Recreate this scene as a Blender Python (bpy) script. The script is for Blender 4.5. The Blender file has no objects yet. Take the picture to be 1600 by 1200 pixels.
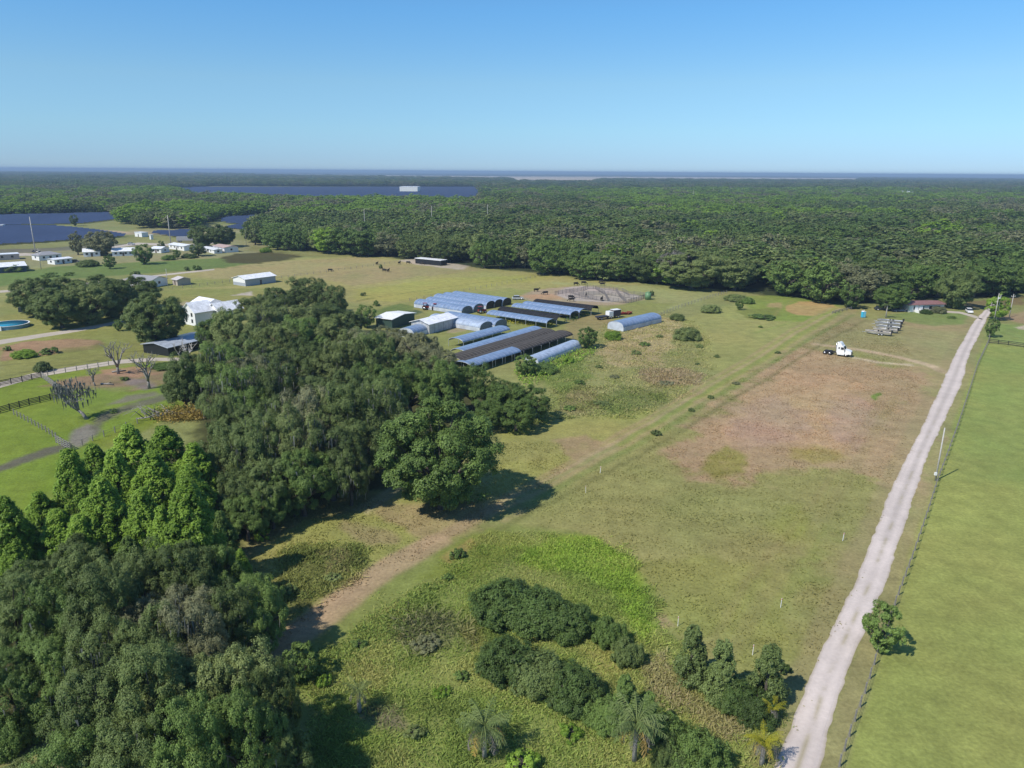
import bpy, math, random
import numpy as np
from mathutils import Vector, Matrix
PI = math.pi
sc = bpy.context.scene
C = sc.collection
rng = np.random.default_rng(7)
random.seed(7)

# ------------------------------------------------------------------ camera
CAM_H = 50.0; FPX = 1150.0; PITCH = math.atan((600-268)/FPX); ROLL = math.radians(0.40)
cd = bpy.data.cameras.new('camera'); cam = bpy.data.objects.new('camera', cd); C.objects.link(cam)
cd.sensor_width = 36; cd.lens = 36*FPX/1600; cd.clip_start = 0.5; cd.clip_end = 150000
cam.matrix_world = Matrix.Translation((0, 0, CAM_H)) @ Matrix.Rotation(PI/2-PITCH, 4, 'X') @ Matrix.Rotation(ROLL, 4, 'Z')
sc.camera = cam
# ------------------------------------------------------------------ light
SUN_EL = math.radians(48); SUN_DX, SUN_DY = -0.80, -0.60      # horizontal direction towards the sun
w = bpy.data.worlds.new('World'); sc.world = w; w.use_nodes = True
nt = w.node_tree; bg = nt.nodes['Background']
sky = nt.nodes.new('ShaderNodeTexSky'); sky.sky_type = 'NISHITA'; sky.sun_disc = False
sky.sun_elevation = SUN_EL; sky.sun_rotation = math.atan2(SUN_DX, SUN_DY)
sky.altitude = 0; sky.air_density = 1.0; sky.dust_density = 0.0; sky.ozone_density = 4.0
# clear-day tint of the sky by elevation (bluer above, pale blue at the horizon)
wtc = nt.nodes.new('ShaderNodeTexCoord'); wsp = nt.nodes.new('ShaderNodeSeparateXYZ'); wrp = nt.nodes.new('ShaderNodeValToRGB'); wmx = nt.nodes.new('ShaderNodeVectorMath'); wmx.operation = 'MULTIPLY'
nt.links.new(wtc.outputs['Generated'], wsp.inputs[0]); nt.links.new(wsp.outputs[2], wrp.inputs[0])
for k_, (ps_, c_) in enumerate([(0, (.42, .65, 1.14)), (.0157, (.44, .67, 1.12)), (.05, (.55, .79, 1.07)), (.106, (.68, .90, 1.04)), (.186, (.60, .98, 1.20)), (.5, (.74, .97, 1.12))]):
    e_ = wrp.color_ramp.elements[k_] if k_ < 2 else wrp.color_ramp.elements.new(ps_)
    e_.position = ps_; e_.color = (*[v*.8 for v in c_], 1)
nt.links.new(sky.outputs[0], wmx.inputs[0]); nt.links.new(wrp.outputs[0], wmx.inputs[1]); nt.links.new(wmx.outputs[0], bg.inputs[0]); bg.inputs[1].default_value = 0.15
sl = bpy.data.lights.new('sun', 'SUN'); sl.energy = 4.8; sl.angle = math.radians(0.53); sl.color = (1, 0.95, 0.86)
so = bpy.data.objects.new('sun', sl); C.objects.link(so)
sdir = Vector((SUN_DX*math.cos(SUN_EL), SUN_DY*math.cos(SUN_EL), math.sin(SUN_EL))).normalized()
so.rotation_euler = sdir.to_track_quat('Z', 'Y').to_euler(); so.location = (-60, -60, 200)
sc.view_settings.view_transform = 'Standard'; sc.view_settings.look = 'None'
sc.view_settings.exposure = 0.0; sc.view_settings.gamma = 1
sc.cycles.use_denoising = True
sc.cycles.max_bounces = 6; sc.cycles.diffuse_bounces = 3; sc.cycles.transmission_bounces = 3
sc.cycles.volume_bounces = 0; sc.cycles.transparent_max_bounces = 6

# ------------------------------------------------------------------ pixel <-> ground
CR, SR = math.cos(ROLL), math.sin(ROLL); CP, SP = math.cos(PITCH), math.sin(PITCH)
def G(px, py, z=0.0):
    """point of the place at height z seen at photograph pixel (px, py)"""
    x = (px-800)/FPX; y = -(py-600)/FPX
    x, y = CR*x-SR*y, SR*x+CR*y
    d = (x, CP+SP*y, -SP+CP*y); t = (z-CAM_H)/d[2]
    return Vector((d[0]*t, d[1]*t, z))
def proj(X, Y, Z=0.0):
    """world -> photograph pixel, numpy"""
    zz = Z-CAM_H
    depth = Y*CP-zz*SP; up = Y*SP+zz*CP
    x = X/depth; y = up/depth
    x, y = CR*x+SR*y, -SR*x+CR*y
    return 800+x*FPX, 600-y*FPX
def ppm(p):
    return FPX/(p.y*CP+(CAM_H-p.z)*SP)
def inpoly(px, py, poly):
    r = np.zeros(np.shape(px), bool); n = len(poly)
    for i in range(n):
        x0, y0 = poly[i]; x1, y1 = poly[(i+1) % n]
        if y0 == y1: continue
        c = ((y0 > py) != (y1 > py)) & (px < (x1-x0)*(py-y0)/(y1-y0)+x0)
        r ^= c
    return r
def lin(c):
    return tuple((v/255/12.92 if v/255 <= .04045 else ((v/255+.055)/1.055)**2.4) for v in c)
def vnoise(x, y, s, seed=0):
    x = np.asarray(x, float)/s+seed*17.31; y = np.asarray(y, float)/s-seed*9.73
    xi = np.floor(x).astype(np.int64); yi = np.floor(y).astype(np.int64); fx = x-xi; fy = y-yi
    fx = fx*fx*(3-2*fx); fy = fy*fy*(3-2*fy)
    def h(a, b):
        n = (a*374761393+b*668265263+seed*974711) & 0x7fffffff
        n = ((n ^ (n >> 13))*1274126177) & 0x7fffffff
        return ((n ^ (n >> 16)) & 0xffff)/65535.0
    return (h(xi, yi)*(1-fx)+h(xi+1, yi)*fx)*(1-fy)+(h(xi, yi+1)*(1-fx)+h(xi+1, yi+1)*fx)*fy
def fnoise(x, y, s, seed=0, o=4):
    r = 0; a = 1; t = 0
    for k in range(o):
        r = r+a*vnoise(x, y, s/2**k, seed+k*3); t += a; a *= .55
    return r/t

# ------------------------------------------------------------------ object helpers
def tag(o, label=None, cat=None, group=None, kind=None):
    if label: o['label'] = label
    if cat: o['category'] = cat
    if group: o['group'] = group
    if kind: o['kind'] = kind
    return o
def empty(name, loc, rz=0, **k):
    o = bpy.data.objects.new(name, None); C.objects.link(o); o.location = loc; o.rotation_euler = (0, 0, rz)
    o.empty_display_size = .5
    return tag(o, **k)
def linkmesh(name, me, parent=None, loc=None):
    o = bpy.data.objects.new(name, me); C.objects.link(o)
    if parent: o.parent = parent
    if loc is not None: o.location = loc
    return o
def copy_tree(o, parent=None):
    c = o.copy(); C.objects.link(c); c.parent = parent
    for ch in list(o.children): copy_tree(ch, c)
    return c
class MB:
    def __init__(s): s.v = []; s.f = []; s.m = []; s.smooth = []
    def add(s, vs, fs, mi=0, sm=False):
        n = len(s.v); s.v += [tuple(v) for v in vs]; s.f += [tuple(n+i for i in f) for f in fs]
        s.m += [mi]*len(fs); s.smooth += [sm]*len(fs); return s
    def box(s, c, d, rz=0, mi=0, ry=0, rx=0):
        hx, hy, hz = d[0]/2, d[1]/2, d[2]/2
        M = Matrix.Rotation(rz, 3, 'Z') @ Matrix.Rotation(ry, 3, 'Y') @ Matrix.Rotation(rx, 3, 'X')
        vs = [M @ Vector((sx*hx, sy*hy, sz*hz))+Vector(c) for sz in (-1, 1) for sx, sy in ((-1, -1), (1, -1), (1, 1), (-1, 1))]
        return s.add(vs, [(3, 2, 1, 0), (4, 5, 6, 7), (0, 1, 5, 4), (1, 2, 6, 5), (2, 3, 7, 6), (3, 0, 4, 7)], mi)
    def tube(s, pts, rs, n=6, mi=0, cap=True):
        pts = [Vector(p) for p in pts]
        if not hasattr(rs, '__len__'): rs = [rs]*len(pts)
        vs = []; fs = []
        for i, p in enumerate(pts):
            d = (pts[min(i+1, len(pts)-1)]-pts[max(i-1, 0)]).normalized()
            a = d.cross(Vector((0, 0, 1)) if abs(d.z) < .9 else Vector((1, 0, 0))).normalized(); b = d.cross(a)
            for k in range(n):
                t = 2*PI*k/n; vs.append(p+(a*math.cos(t)+b*math.sin(t))*rs[i])
        for i in range(len(pts)-1):
            for k in range(n):
                a0 = i*n+k; a1 = i*n+(k+1) % n; fs.append((a0, a0+n, a1+n, a1))
        if cap: fs.append(tuple(range(n))); fs.append(tuple(range(len(vs)-1, len(vs)-n-1, -1)))
        return s.add(vs, fs, mi, True)
    def prism(s, prof, y0, y1, mi=0, sm=False):      # profile in x,z extruded along y
        n = len(prof); vs = [(x, y0, z) for x, z in prof]+[(x, y1, z) for x, z in prof]
        fs = [tuple(range(n)), tuple(range(2*n-1, n-1, -1))]+[(i, i+n, (i+1) % n+n, (i+1) % n) for i in range(n)]
        return s.add(vs, fs, mi, sm)
    def mesh(s, name, mats):
        me = bpy.data.meshes.new(name); me.from_pydata(s.v, [], s.f)
        for m in (mats if isinstance(mats, (list, tuple)) else [mats]): me.materials.append(m)
        me.polygons.foreach_set('material_index', s.m); me.polygons.foreach_set('use_smooth', s.smooth)
        me.update(); return me
    def build(s, name, mats, parent=None, loc=None):
        return linkmesh(name, s.mesh(name, mats), parent, loc)
def npmesh(name, V, Fc, mats, mi=None, attrs=None, smooth=False):
    """Fc (n,k) int array"""
    me = bpy.data.meshes.new(name); n, k = Fc.shape
    me.vertices.add(len(V)); me.vertices.foreach_set('co', np.ascontiguousarray(V, np.float32).ravel())
    me.loops.add(n*k); me.loops.foreach_set('vertex_index', np.ascontiguousarray(Fc, np.int32).ravel())
    me.polygons.add(n); me.polygons.foreach_set('loop_start', np.arange(0, n*k, k, dtype=np.int32))
    me.polygons.foreach_set('loop_total', np.full(n, k, np.int32))
    for m in mats: me.materials.append(m)
    if mi is not None: me.polygons.foreach_set('material_index', mi.astype(np.int32))
    me.polygons.foreach_set('use_smooth', np.full(n, smooth))
    for nm, (typ, dom, arr) in (attrs or {}).items():
        a = me.attributes.new(nm, typ, dom)
        a.data.foreach_set('color' if 'COLOR' in typ else 'value', np.ascontiguousarray(arr, np.float32).ravel())
    me.update(); me.validate(); return me

# ------------------------------------------------------------------ materials
def mat(name, col, rough=.7, metal=0, spec=.3, var=.12, scale=2.0, bump=0.0, stretch=(1, 1, 1)):
    m = bpy.data.materials.new(name); m.use_nodes = True; t = m.node_tree; b = t.nodes['Principled BSDF']
    b.inputs['Roughness'].default_value = rough; b.inputs['Metallic'].default_value = metal
    b.inputs['Specular IOR Level'].default_value = spec
    tc = t.nodes.new('ShaderNodeTexCoord'); mp = t.nodes.new('ShaderNodeMapping'); mp.inputs['Scale'].default_value = stretch
    t.links.new(tc.outputs['Object'], mp.inputs[0])
    n = t.nodes.new('ShaderNodeTexNoise'); n.inputs['Scale'].default_value = scale; n.inputs['Detail'].default_value = 5
    t.links.new(mp.outputs[0], n.inputs['Vector'])
    r = t.nodes.new('ShaderNodeMapRange'); r.inputs['From Min'].default_value = .3; r.inputs['From Max'].default_value = .7
    r.inputs['To Min'].default_value = 1-var; r.inputs['To Max'].default_value = 1+var
    t.links.new(n.outputs[0], r.inputs[0])
    mx = t.nodes.new('ShaderNodeVectorMath'); mx.operation = 'SCALE'; mx.inputs[0].default_value = col[:3]
    t.links.new(r.outputs[0], mx.inputs['Scale']); t.links.new(mx.outputs[0], b.inputs['Base Color'])
    if bump:
        bp = t.nodes.new('ShaderNodeBump'); bp.inputs['Distance'].default_value = bump; bp.inputs['Strength'].default_value = .7
        t.links.new(n.outputs[0], bp.inputs['Height']); t.links.new(bp.outputs[0], b.inputs['Normal'])
    return m
def stripe_mat(name, c0, c1, period, rough=.4, axis=1, width=.3, metal=0, spec=.5):
    """base colour with thin cross stripes every `period` metres along an object axis"""
    m = mat(name, c0, rough, metal, spec, .22, .9); t = m.node_tree; b = t.nodes['Principled BSDF']
    tc = t.nodes.new('ShaderNodeTexCoord'); sp = t.nodes.new('ShaderNodeSeparateXYZ'); t.links.new(tc.outputs['Object'], sp.inputs[0])
    md = t.nodes.new('ShaderNodeMath'); md.operation = 'MODULO'; a = t.nodes.new('ShaderNodeMath'); a.operation = 'ADD'; a.inputs[1].default_value = 1000*period
    t.links.new(sp.outputs[axis], a.inputs[0]); t.links.new(a.outputs[0], md.inputs[0]); md.inputs[1].default_value = period
    lt = t.nodes.new('ShaderNodeMath'); lt.operation = 'LESS_THAN'; lt.inputs[1].default_value = width; t.links.new(md.outputs[0], lt.inputs[0])
    src = b.inputs['Base Color'].links[0].from_socket
    mx = t.nodes.new('ShaderNodeMix'); mx.data_type = 'RGBA'; mx.inputs[7].default_value = (*c1, 1)
    t.links.new(lt.outputs[0], mx.inputs[0]); t.links.new(src, mx.inputs[6]); t.links.new(mx.outputs[2], b.inputs['Base Color'])
    return m
def leaf_mat(name, dark, light, trans=.2):
    m = bpy.data.materials.new(name); m.use_nodes = True; t = m.node_tree; t.nodes.clear()
    out = t.nodes.new('ShaderNodeOutputMaterial'); at = t.nodes.new('ShaderNodeAttribute'); at.attribute_name = 'tint'
    oi = t.nodes.new('ShaderNodeObjectInfo')
    ad = t.nodes.new('ShaderNodeMath'); ad.operation = 'MULTIPLY_ADD'; ad.inputs[1].default_value = .5; t.links.new(oi.outputs['Random'], ad.inputs[0])
    s2 = t.nodes.new('ShaderNodeMath'); s2.operation = 'MULTIPLY_ADD'; s2.inputs[1].default_value = .9; s2.inputs[2].default_value = -.18
    t.links.new(at.outputs['Fac'], s2.inputs[0]); t.links.new(s2.outputs[0], ad.inputs[2])
    mx = t.nodes.new('ShaderNodeMix'); mx.data_type = 'RGBA'; mx.inputs[6].default_value = (*dark, 1); mx.inputs[7].default_value = (*light, 1)
    mx.clamp_factor = True; t.links.new(ad.outputs[0], mx.inputs[0])
    d = t.nodes.new('ShaderNodeBsdfPrincipled'); d.inputs['Roughness'].default_value = .55; d.inputs['Specular IOR Level'].default_value = .25
    tr = t.nodes.new('ShaderNodeBsdfTranslucent'); ms = t.nodes.new('ShaderNodeMixShader'); ms.inputs[0].default_value = trans
    t.links.new(mx.outputs[2], d.inputs['Base Color']); t.links.new(mx.outputs[2], tr.inputs[0])
    t.links.new(d.outputs[0], ms.inputs[1]); t.links.new(tr.outputs[0], ms.inputs[2]); t.links.new(ms.outputs[0], out.inputs[0])
    return m
def attr_mat(name, rough=.9, trans=0.0):
    m = bpy.data.materials.new(name); m.use_nodes = True; t = m.node_tree; b = t.nodes['Principled BSDF']
    at = t.nodes.new('ShaderNodeAttribute'); at.attribute_name = 'col'
    b.inputs['Roughness'].default_value = rough; b.inputs['Specular IOR Level'].default_value = .15
    t.links.new(at.outputs['Color'], b.inputs['Base Color'])
    if trans:
        o = t.nodes['Material Output']; tr = t.nodes.new('ShaderNodeBsdfTranslucent'); ms = t.nodes.new('ShaderNodeMixShader'); ms.inputs[0].default_value = trans
        t.links.new(at.outputs['Color'], tr.inputs[0]); t.links.new(b.outputs[0], ms.inputs[1]); t.links.new(tr.outputs[0], ms.inputs[2]); t.links.new(ms.outputs[0], o.inputs[0])
    return m
LEAF = dict(
    oak=leaf_mat('oak_leaf', (0.065, 0.099, 0.027), (0.213, 0.280, 0.085)),
    olive=leaf_mat('olive_leaf', (0.097, 0.133, 0.033), (0.283, 0.341, 0.117)),
    gray=leaf_mat('grey_green_leaf', (0.114, 0.130, 0.059), (0.348, 0.351, 0.177)),
    mid=leaf_mat('mid_green_leaf', (0.065, 0.112, 0.024), (0.217, 0.319, 0.076)),
    bright=leaf_mat('bright_leaf', (0.111, 0.201, 0.022), (0.367, 0.538, 0.076), .35),
    dead=leaf_mat('bare_twig', (.085, .078, .062), (.200, .185, .155), .05),
    cedar=leaf_mat('cedar_leaf', (0.035, 0.061, 0.015), (0.125, 0.196, 0.048)),
    palm=leaf_mat('palm_leaf', (.070, .115, .030), (.240, .300, .100)),
    yellow=leaf_mat('yellow_palm_leaf', (.180, .200, .015), (.420, .380, .030)),
    orange=leaf_mat('dying_frond', (.240, .160, .045), (.440, .330, .080)),
    moss=leaf_mat('moss_strand', (.090, .095, .085), (.230, .240, .215), .2))
BARK = mat('bark', (.11, .095, .08), .9, bump=.03, scale=3, var=.3)
DEADWOOD = mat('dead_wood', (.27, .25, .225), .85, scale=2, var=.3)
WHITE = mat('white_paint', (.78, .78, .77), .5, var=.05)
CREAM = mat('cream_siding', (.62, .60, .54), .6, var=.06)
WGREY = mat('weathered_grey_wood', (.26, .24, .22), .9, var=.25)
BLACKW = mat('black_fence_paint', (.035, .033, .03), .8, var=.3)
DARK = mat('black_parts_and_shade', (.02, .022, .025), .4, var=.1)  # black parts, and painted shade where sheds and tunnel ends are open
GLASS = mat('window_glass', (.03, .04, .05), .1, spec=.6, var=.05)
STEEL = mat('galvanised_steel', (.50, .52, .54), .4, .5, var=.08)
WROOF = stripe_mat('white_metal_roof', (.86, .86, .87), (.74, .75, .76), .6, .35, 0, .06)
GROOF = mat('grey_shingle_roof', (.30, .30, .31), .85, var=.15, scale=4)
MROOF = mat('maroon_metal_roof', (.25, .13, .12), .6, var=.25)
BROWNR = mat('brown_roof', (.13, .10, .085), .85, var=.2)
TYRE = mat('tyre_rubber', (.025, .025, .026), .85)
CHROME = mat('bright_alloy', (.65, .65, .66), .25, .8)
CONC = mat('concrete', (.42, .40, .37), .9, var=.12)

# ------------------------------------------------------------------ ground
FOREST = [[(-700, 372), (-300, 352), (0, 338), (90, 336), (185, 334), (192, 350), (240, 358), (300, 356), (318, 350), (345, 341), (430, 338), (436, 352), (400, 360), (392, 382), (440, 393), (520, 398), (600, 402), (640, 407), (700, 413), (740, 418), (830, 426), (870, 434), (905, 437), (1000, 442), (1045, 449), (1120, 452), (1160, 456), (1220, 468), (1300, 476), (1350, 474), (1395, 470), (1440, 466), (1480, 466), (1520, 468), (1600, 458), (1900, 470), (2300, 500), (2300, 284), (1500, 274.5), (800, 269.5), (0, 264.5), (-700, 260)]]
NOFOR = [[(250, 297), (330, 291), (745, 292), (756, 303), (748, 321), (500, 320), (300, 312)],
         [(395, 274.8), (560, 277.8), (800, 281.3), (1130, 283.6), (1340, 284.0), (1345, 278.6), (1100, 276.8), (800, 275.6), (560, 273.6), (400, 272)],
         [(800, 286.5), (925, 287.2), (948, 281), (800, 279)],
         [(1395, 310), (1430, 311), (1430, 303), (1395, 303)], [(600, 300), (700, 300), (700, 292), (600, 292)]]
def in_forest(px, py):
    r = inpoly(px, py, FOREST[0])
    for q in NOFOR: r &= ~inpoly(px, py, q)
    return r
DIAG = [(395, 1050), (420, 1020), (470, 985), (540, 935), (600, 890), (680, 845), (740, 815), (800, 785), (880, 745), (960, 700), (1040, 655), (1110, 610), (1180, 570), (1250, 525), (1320, 486)]
# (polygon in photograph pixels on z=0, display colour, feather m, wobble m, strength)
PATCH = [
 ([(-400, 470), (-200, 418), (0, 384), (120, 378), (300, 366), (470, 392), (760, 420), (1040, 445), (1330, 478), (1900, 470), (2500, 1400), (-1500, 1400)], (146, 146, 90), 6, 6, 1),
 ([(-300, 425), (0, 392), (150, 385), (330, 372), (420, 380), (400, 400), (200, 410), (0, 422), (-300, 470)], (150, 146, 104), 3, 5, 1),
 ([(-300, 410), (0, 383), (100, 378), (210, 372), (215, 376), (100, 390), (0, 397), (-300, 425)], (140, 141, 88), 1, 1, 1),
 ([(-100, 392), (60, 388), (220, 379), (215, 384), (60, 394), (-100, 400)], (112, 108, 98), 1, 1, .8),
 ([(0, 353), (60, 351), (120, 350), (190, 343), (250, 345), (340, 350), (400, 351), (385, 364), (300, 368), (200, 367), (110, 356), (60, 353.5)], (143, 146, 92), 2, 3, 1),
 ([(60, 353.5), (120, 356), (200, 362), (300, 361), (300, 365), (200, 367), (100, 356)], (178, 160, 128), 1, 2, 1),
 ([(200, 360), (340, 352), (400, 352), (385, 364), (280, 369), (200, 366)], (158, 148, 112), 2, 3, .6),
 ([(-300, 470), (0, 428), (100, 416), (250, 408), (380, 402), (480, 400), (430, 409), (330, 421), (230, 427), (100, 437), (0, 447), (-300, 490)], (112, 130, 70), 2, 3, 1),
 ([(345, 402), (372, 396), (440, 393), (478, 400), (462, 406), (400, 413), (355, 410)], (84, 80, 50), 1.5, 3, .95),
 ([(395, 384), (480, 398), (560, 400), (500, 404), (440, 396), (380, 392)], (135, 133, 80), 2, 3, .8),
 ([(0, 455), (180, 440), (330, 421), (480, 402), (600, 401), (720, 416), (860, 430), (1000, 445), (1040, 452), (860, 480), (640, 480), (520, 470), (0, 520)], (162, 155, 96), 4, 5, 1),
 ([(300, 424), (440, 408), (560, 402), (700, 414), (560, 424), (440, 432), (330, 436)], (168, 154, 106), 3, 5, .9),
 ([(480, 432), (600, 417), (740, 418), (760, 422), (660, 432), (560, 446)], (160, 146, 104), 3, 5, .8),
 ([(560, 452), (700, 434), (860, 430), (860, 436), (700, 458), (620, 470), (555, 470)], (166, 162, 88), 3, 5, .9),
 ([(620, 406), (660, 404), (735, 416), (720, 422), (650, 414)], (190, 174, 156), 1, 2, .9),
 ([(215, 448), (290, 438), (380, 436), (380, 446), (300, 450), (215, 458)], (140, 145, 82), 1, 2, .7),
 ([(0, 470), (60, 462), (300, 452), (420, 450), (420, 470), (240, 560), (0, 600)], (142, 143, 80), 2, 3, .9),
 ([(200, 510), (110, 520), (0, 545), (0, 565), (100, 556), (250, 530), (300, 505)], (136, 139, 74), 2, 3, .8),
 ([(45, 533), (110, 530), (150, 531), (166, 537), (140, 546), (90, 553), (40, 558), (0, 565), (0, 543)], (160, 130, 100), .8, 2, .95),
 ([(110, 552), (165, 541), (168, 537), (150, 535), (140, 544), (90, 549)], (98, 92, 60), .8, 1, .7),
 ([(265, 477), (290, 470), (330, 480), (320, 500)], (176, 158, 130), 1, 1.5, .7),
 ([(360, 462), (395, 455), (395, 462)], (190, 180, 165), .6, 1, .9),
 ([(100, 545), (300, 520), (300, 560), (60, 580)], (128, 132, 72), 2, 2, .6),
 # left pasture
 ([(-400, 640), (0, 604), (120, 577), (250, 566), (300, 580), (290, 640), (160, 700), (60, 800), (-400, 1100)], (122, 140, 54), 2, 3, 1),
 ([(60, 605), (110, 590), (180, 580), (270, 572), (270, 600), (200, 612), (130, 608)], (146, 120, 98), 1, 2.5, .9),
 ([(150, 578), (215, 572), (250, 585), (215, 590), (160, 585)], (172, 134, 108), .8, 2, .8),
 ([(190, 592), (225, 593), (245, 605), (225, 610), (195, 600)], (136, 122, 116), .8, 1.5, .9),
 ([(115, 620), (150, 606), (210, 604), (165, 640), (130, 645)], (124, 140, 64), 1.5, 2, .7),
 ([(-50, 750), (0, 728), (60, 704), (110, 690), (112, 700), (60, 716), (0, 738)], (104, 100, 86), .6, 1, .95),
 ([(105, 688), (115, 672), (135, 662), (150, 672), (142, 690), (120, 700)], (140, 132, 122), .8, 1.5, .95),
 ([(135, 672), (150, 650), (185, 636), (230, 622), (262, 612), (270, 618), (235, 632), (190, 645), (160, 660), (145, 680)], (112, 108, 92), .8, 1.5, .9),
 ([(170, 632), (195, 618), (235, 613), (240, 618), (200, 628)], (132, 122, 112), .8, 1.5, .8),
 ([(150, 690), (220, 650), (280, 625), (290, 640), (220, 680), (170, 710)], (124, 134, 50), 1, 2, .8),
 # wood floor
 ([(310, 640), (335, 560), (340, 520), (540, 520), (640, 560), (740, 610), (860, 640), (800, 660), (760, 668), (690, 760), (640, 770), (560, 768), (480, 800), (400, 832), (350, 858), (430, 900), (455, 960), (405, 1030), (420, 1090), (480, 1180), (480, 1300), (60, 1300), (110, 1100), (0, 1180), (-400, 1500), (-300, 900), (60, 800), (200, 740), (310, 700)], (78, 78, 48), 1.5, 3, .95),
 ([(40, 1230), (80, 1150), (110, 1085), (150, 1060), (160, 1090), (120, 1160), (90, 1240)], (160, 142, 108), 1, 2, .9),
 ([(170, 700), (100, 790), (60, 830), (30, 800), (90, 720)], (118, 138, 46), 1.5, 2, .7),
 # greenhouse yard
 ([(560, 485), (640, 470), (800, 450), (960, 480), (1010, 490), (920, 540), (800, 560), (700, 570), (600, 520)], (148, 150, 88), 2, 3, .9),
 ([(620, 492), (640, 478), (668, 484), (660, 500), (640, 503)], (150, 146, 88), 1, 1, .9),
 ([(585, 486), (625, 474), (652, 480), (630, 492), (590, 496)], (104, 124, 66), .8, .8, .8),
 ([(622, 488), (650, 484), (662, 488), (640, 495), (620, 494)], (88, 104, 72), .4, .4, .9),
 ([(590, 500), (622, 490), (640, 496), (600, 506)], (110, 122, 72), .6, .8, .8),
 ([(700, 512), (728, 508), (735, 514), (712, 520), (700, 520)], (176, 156, 126), .6, 1, .8),
 ([(890, 500), (945, 488), (960, 505), (900, 545), (870, 530)], (150, 136, 92), 1, 2, .8),
 ([(900, 532), (960, 525), (990, 540), (940, 552), (905, 545)], (110, 142, 56), 1, 2, .8),
 ([(805, 465), (830, 455), (880, 448), (960, 450), (1012, 468), (950, 480), (900, 478), (840, 472)], (176, 154, 130), 1, 2, .9),
 ([(880, 450), (905, 446), (960, 452), (1006, 464), (960, 472), (900, 470), (870, 462)], (184, 172, 162), 1, 2, .9),
 ([(808, 462), (860, 458), (885, 468), (840, 470)], (186, 148, 112), 1, 1.5, .8),
 ([(860, 440), (1000, 446), (1090, 456), (1130, 458), (1080, 478), (1030, 488), (1020, 465), (960, 448), (860, 444)], (160, 160, 104), 2, 3, .9),
 ([(900, 478), (1000, 474), (1060, 474), (1020, 492), (930, 490)], (140, 142, 80), 1, 2, .8),
 # centre rough ground
 ([(870, 545), (960, 505), (1040, 485), (1110, 470), (1150, 490), (1100, 540), (1100, 600), (1040, 640), (900, 660), (780, 672), (840, 640), (860, 590)], (146, 146, 92), 2, 3, .9),
 ([(960, 520), (1030, 495), (1070, 500), (1050, 540), (1030, 570), (960, 575), (930, 555)], (180, 162, 120), 1.5, 4, .85),
 ([(1000, 575), (1060, 573), (1100, 585), (1085, 604), (1020, 600), (990, 590)], (158, 138, 108), 1, 2.5, .9),
 ([(870, 610), (920, 605), (940, 640), (900, 650), (870, 640)], (132, 122, 82), 1.5, 3, .8),
 ([(960, 600), (1030, 610), (1040, 630), (990, 650), (940, 640)], (104, 116, 62), 1.5, 4, .7),
 ([(830, 570), (900, 560), (930, 590), (880, 620), (850, 600)], (104, 126, 54), 1.5, 3, .7),
 ([(1060, 500), (1150, 475), (1290, 478), (1250, 520), (1130, 590), (1090, 560), (1100, 530)], (156, 155, 92), 2, 3, .9),
 ([(1150, 462), (1230, 462), (1330, 480), (1290, 505), (1190, 500)], (130, 148, 66), 2, 2, .8),
 ([(1228, 478), (1250, 471), (1290, 472), (1312, 480), (1280, 494), (1245, 492), (1228, 486)], (186, 156, 104), .6, 1.2, .95),
 ([(1200, 474), (1222, 472), (1220, 482), (1198, 480)], (176, 152, 108), .8, 1, .8),
 ([(1150, 485), (1215, 480), (1222, 494), (1175, 500)], (122, 128, 66), 1, 2, .8),
 ([(780, 672), (900, 655), (1040, 640), (1100, 600), (1300, 480), (1340, 476), (1000, 690), (800, 800), (640, 860), (440, 1000), (400, 1010), (440, 940), (350, 865), (480, 795), (640, 770), (770, 760)], (158, 156, 88), 2, 3, .9),
 ([(780, 690), (860, 670), (900, 690), (840, 720), (790, 720)], (150, 146, 88), 2, 3, .8),
 ([(860, 690), (920, 680), (948, 692), (905, 722), (880, 712)], (162, 138, 106), .8, 2, .8),
 ([(600, 780), (660, 790), (760, 780), (830, 770), (820, 800), (720, 830), (640, 830), (590, 800)], (168, 148, 110), 1, 2.5, .8),
 ([(545, 810), (600, 822), (620, 846), (570, 850), (540, 830)], (160, 140, 106), 1, 2, .7),
 ([(470, 790), (560, 770), (640, 775), (560, 800), (480, 815)], (152, 140, 96), 1, 2, .7),
 ([(352, 866), (400, 838), (470, 810), (480, 818), (420, 850), (365, 880)], (150, 138, 98), 1, 2, .7),
 ([(430, 870), (480, 850), (560, 850), (580, 880), (520, 930), (450, 950), (440, 900)], (98, 104, 56), 1.2, 3, .85),
 ([(490, 855), (545, 850), (560, 890), (520, 900)], (142, 128, 90), .8, 2.5, .6),
 # right field
 ([(1330, 476), (1400, 480), (1500, 484), (1540, 486), (1480, 600), (1400, 770), (1215, 1200), (1180, 1400), (1000, 1400), (900, 900), (760, 840), (900, 745), (1100, 630), (1250, 540)], (153, 150, 92), 2, 2, .95),
 ([(1300, 500), (1420, 500), (1515, 508), (1480, 590), (1400, 570), (1330, 548), (1260, 550)], (164, 155, 108), 3, 4, .85),
 ([(1440, 600), (1478, 590), (1400, 770), (1340, 900), (1290, 900), (1380, 760)], (160, 150, 102), 3, 4, .7),
 ([(1420, 486), (1500, 484), (1525, 492), (1512, 506), (1460, 510), (1400, 500), (1380, 494)], (126, 144, 80), 1.5, 2, .85),
 ([(1400, 500), (1470, 510), (1515, 506), (1505, 520), (1440, 514)], (164, 148, 106), 1.5, 2.5, .7),
 ([(1300, 500), (1330, 480), (1350, 500), (1300, 535), (1250, 560), (1225, 560)], (158, 142, 102), 2, 2, .7),
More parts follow.
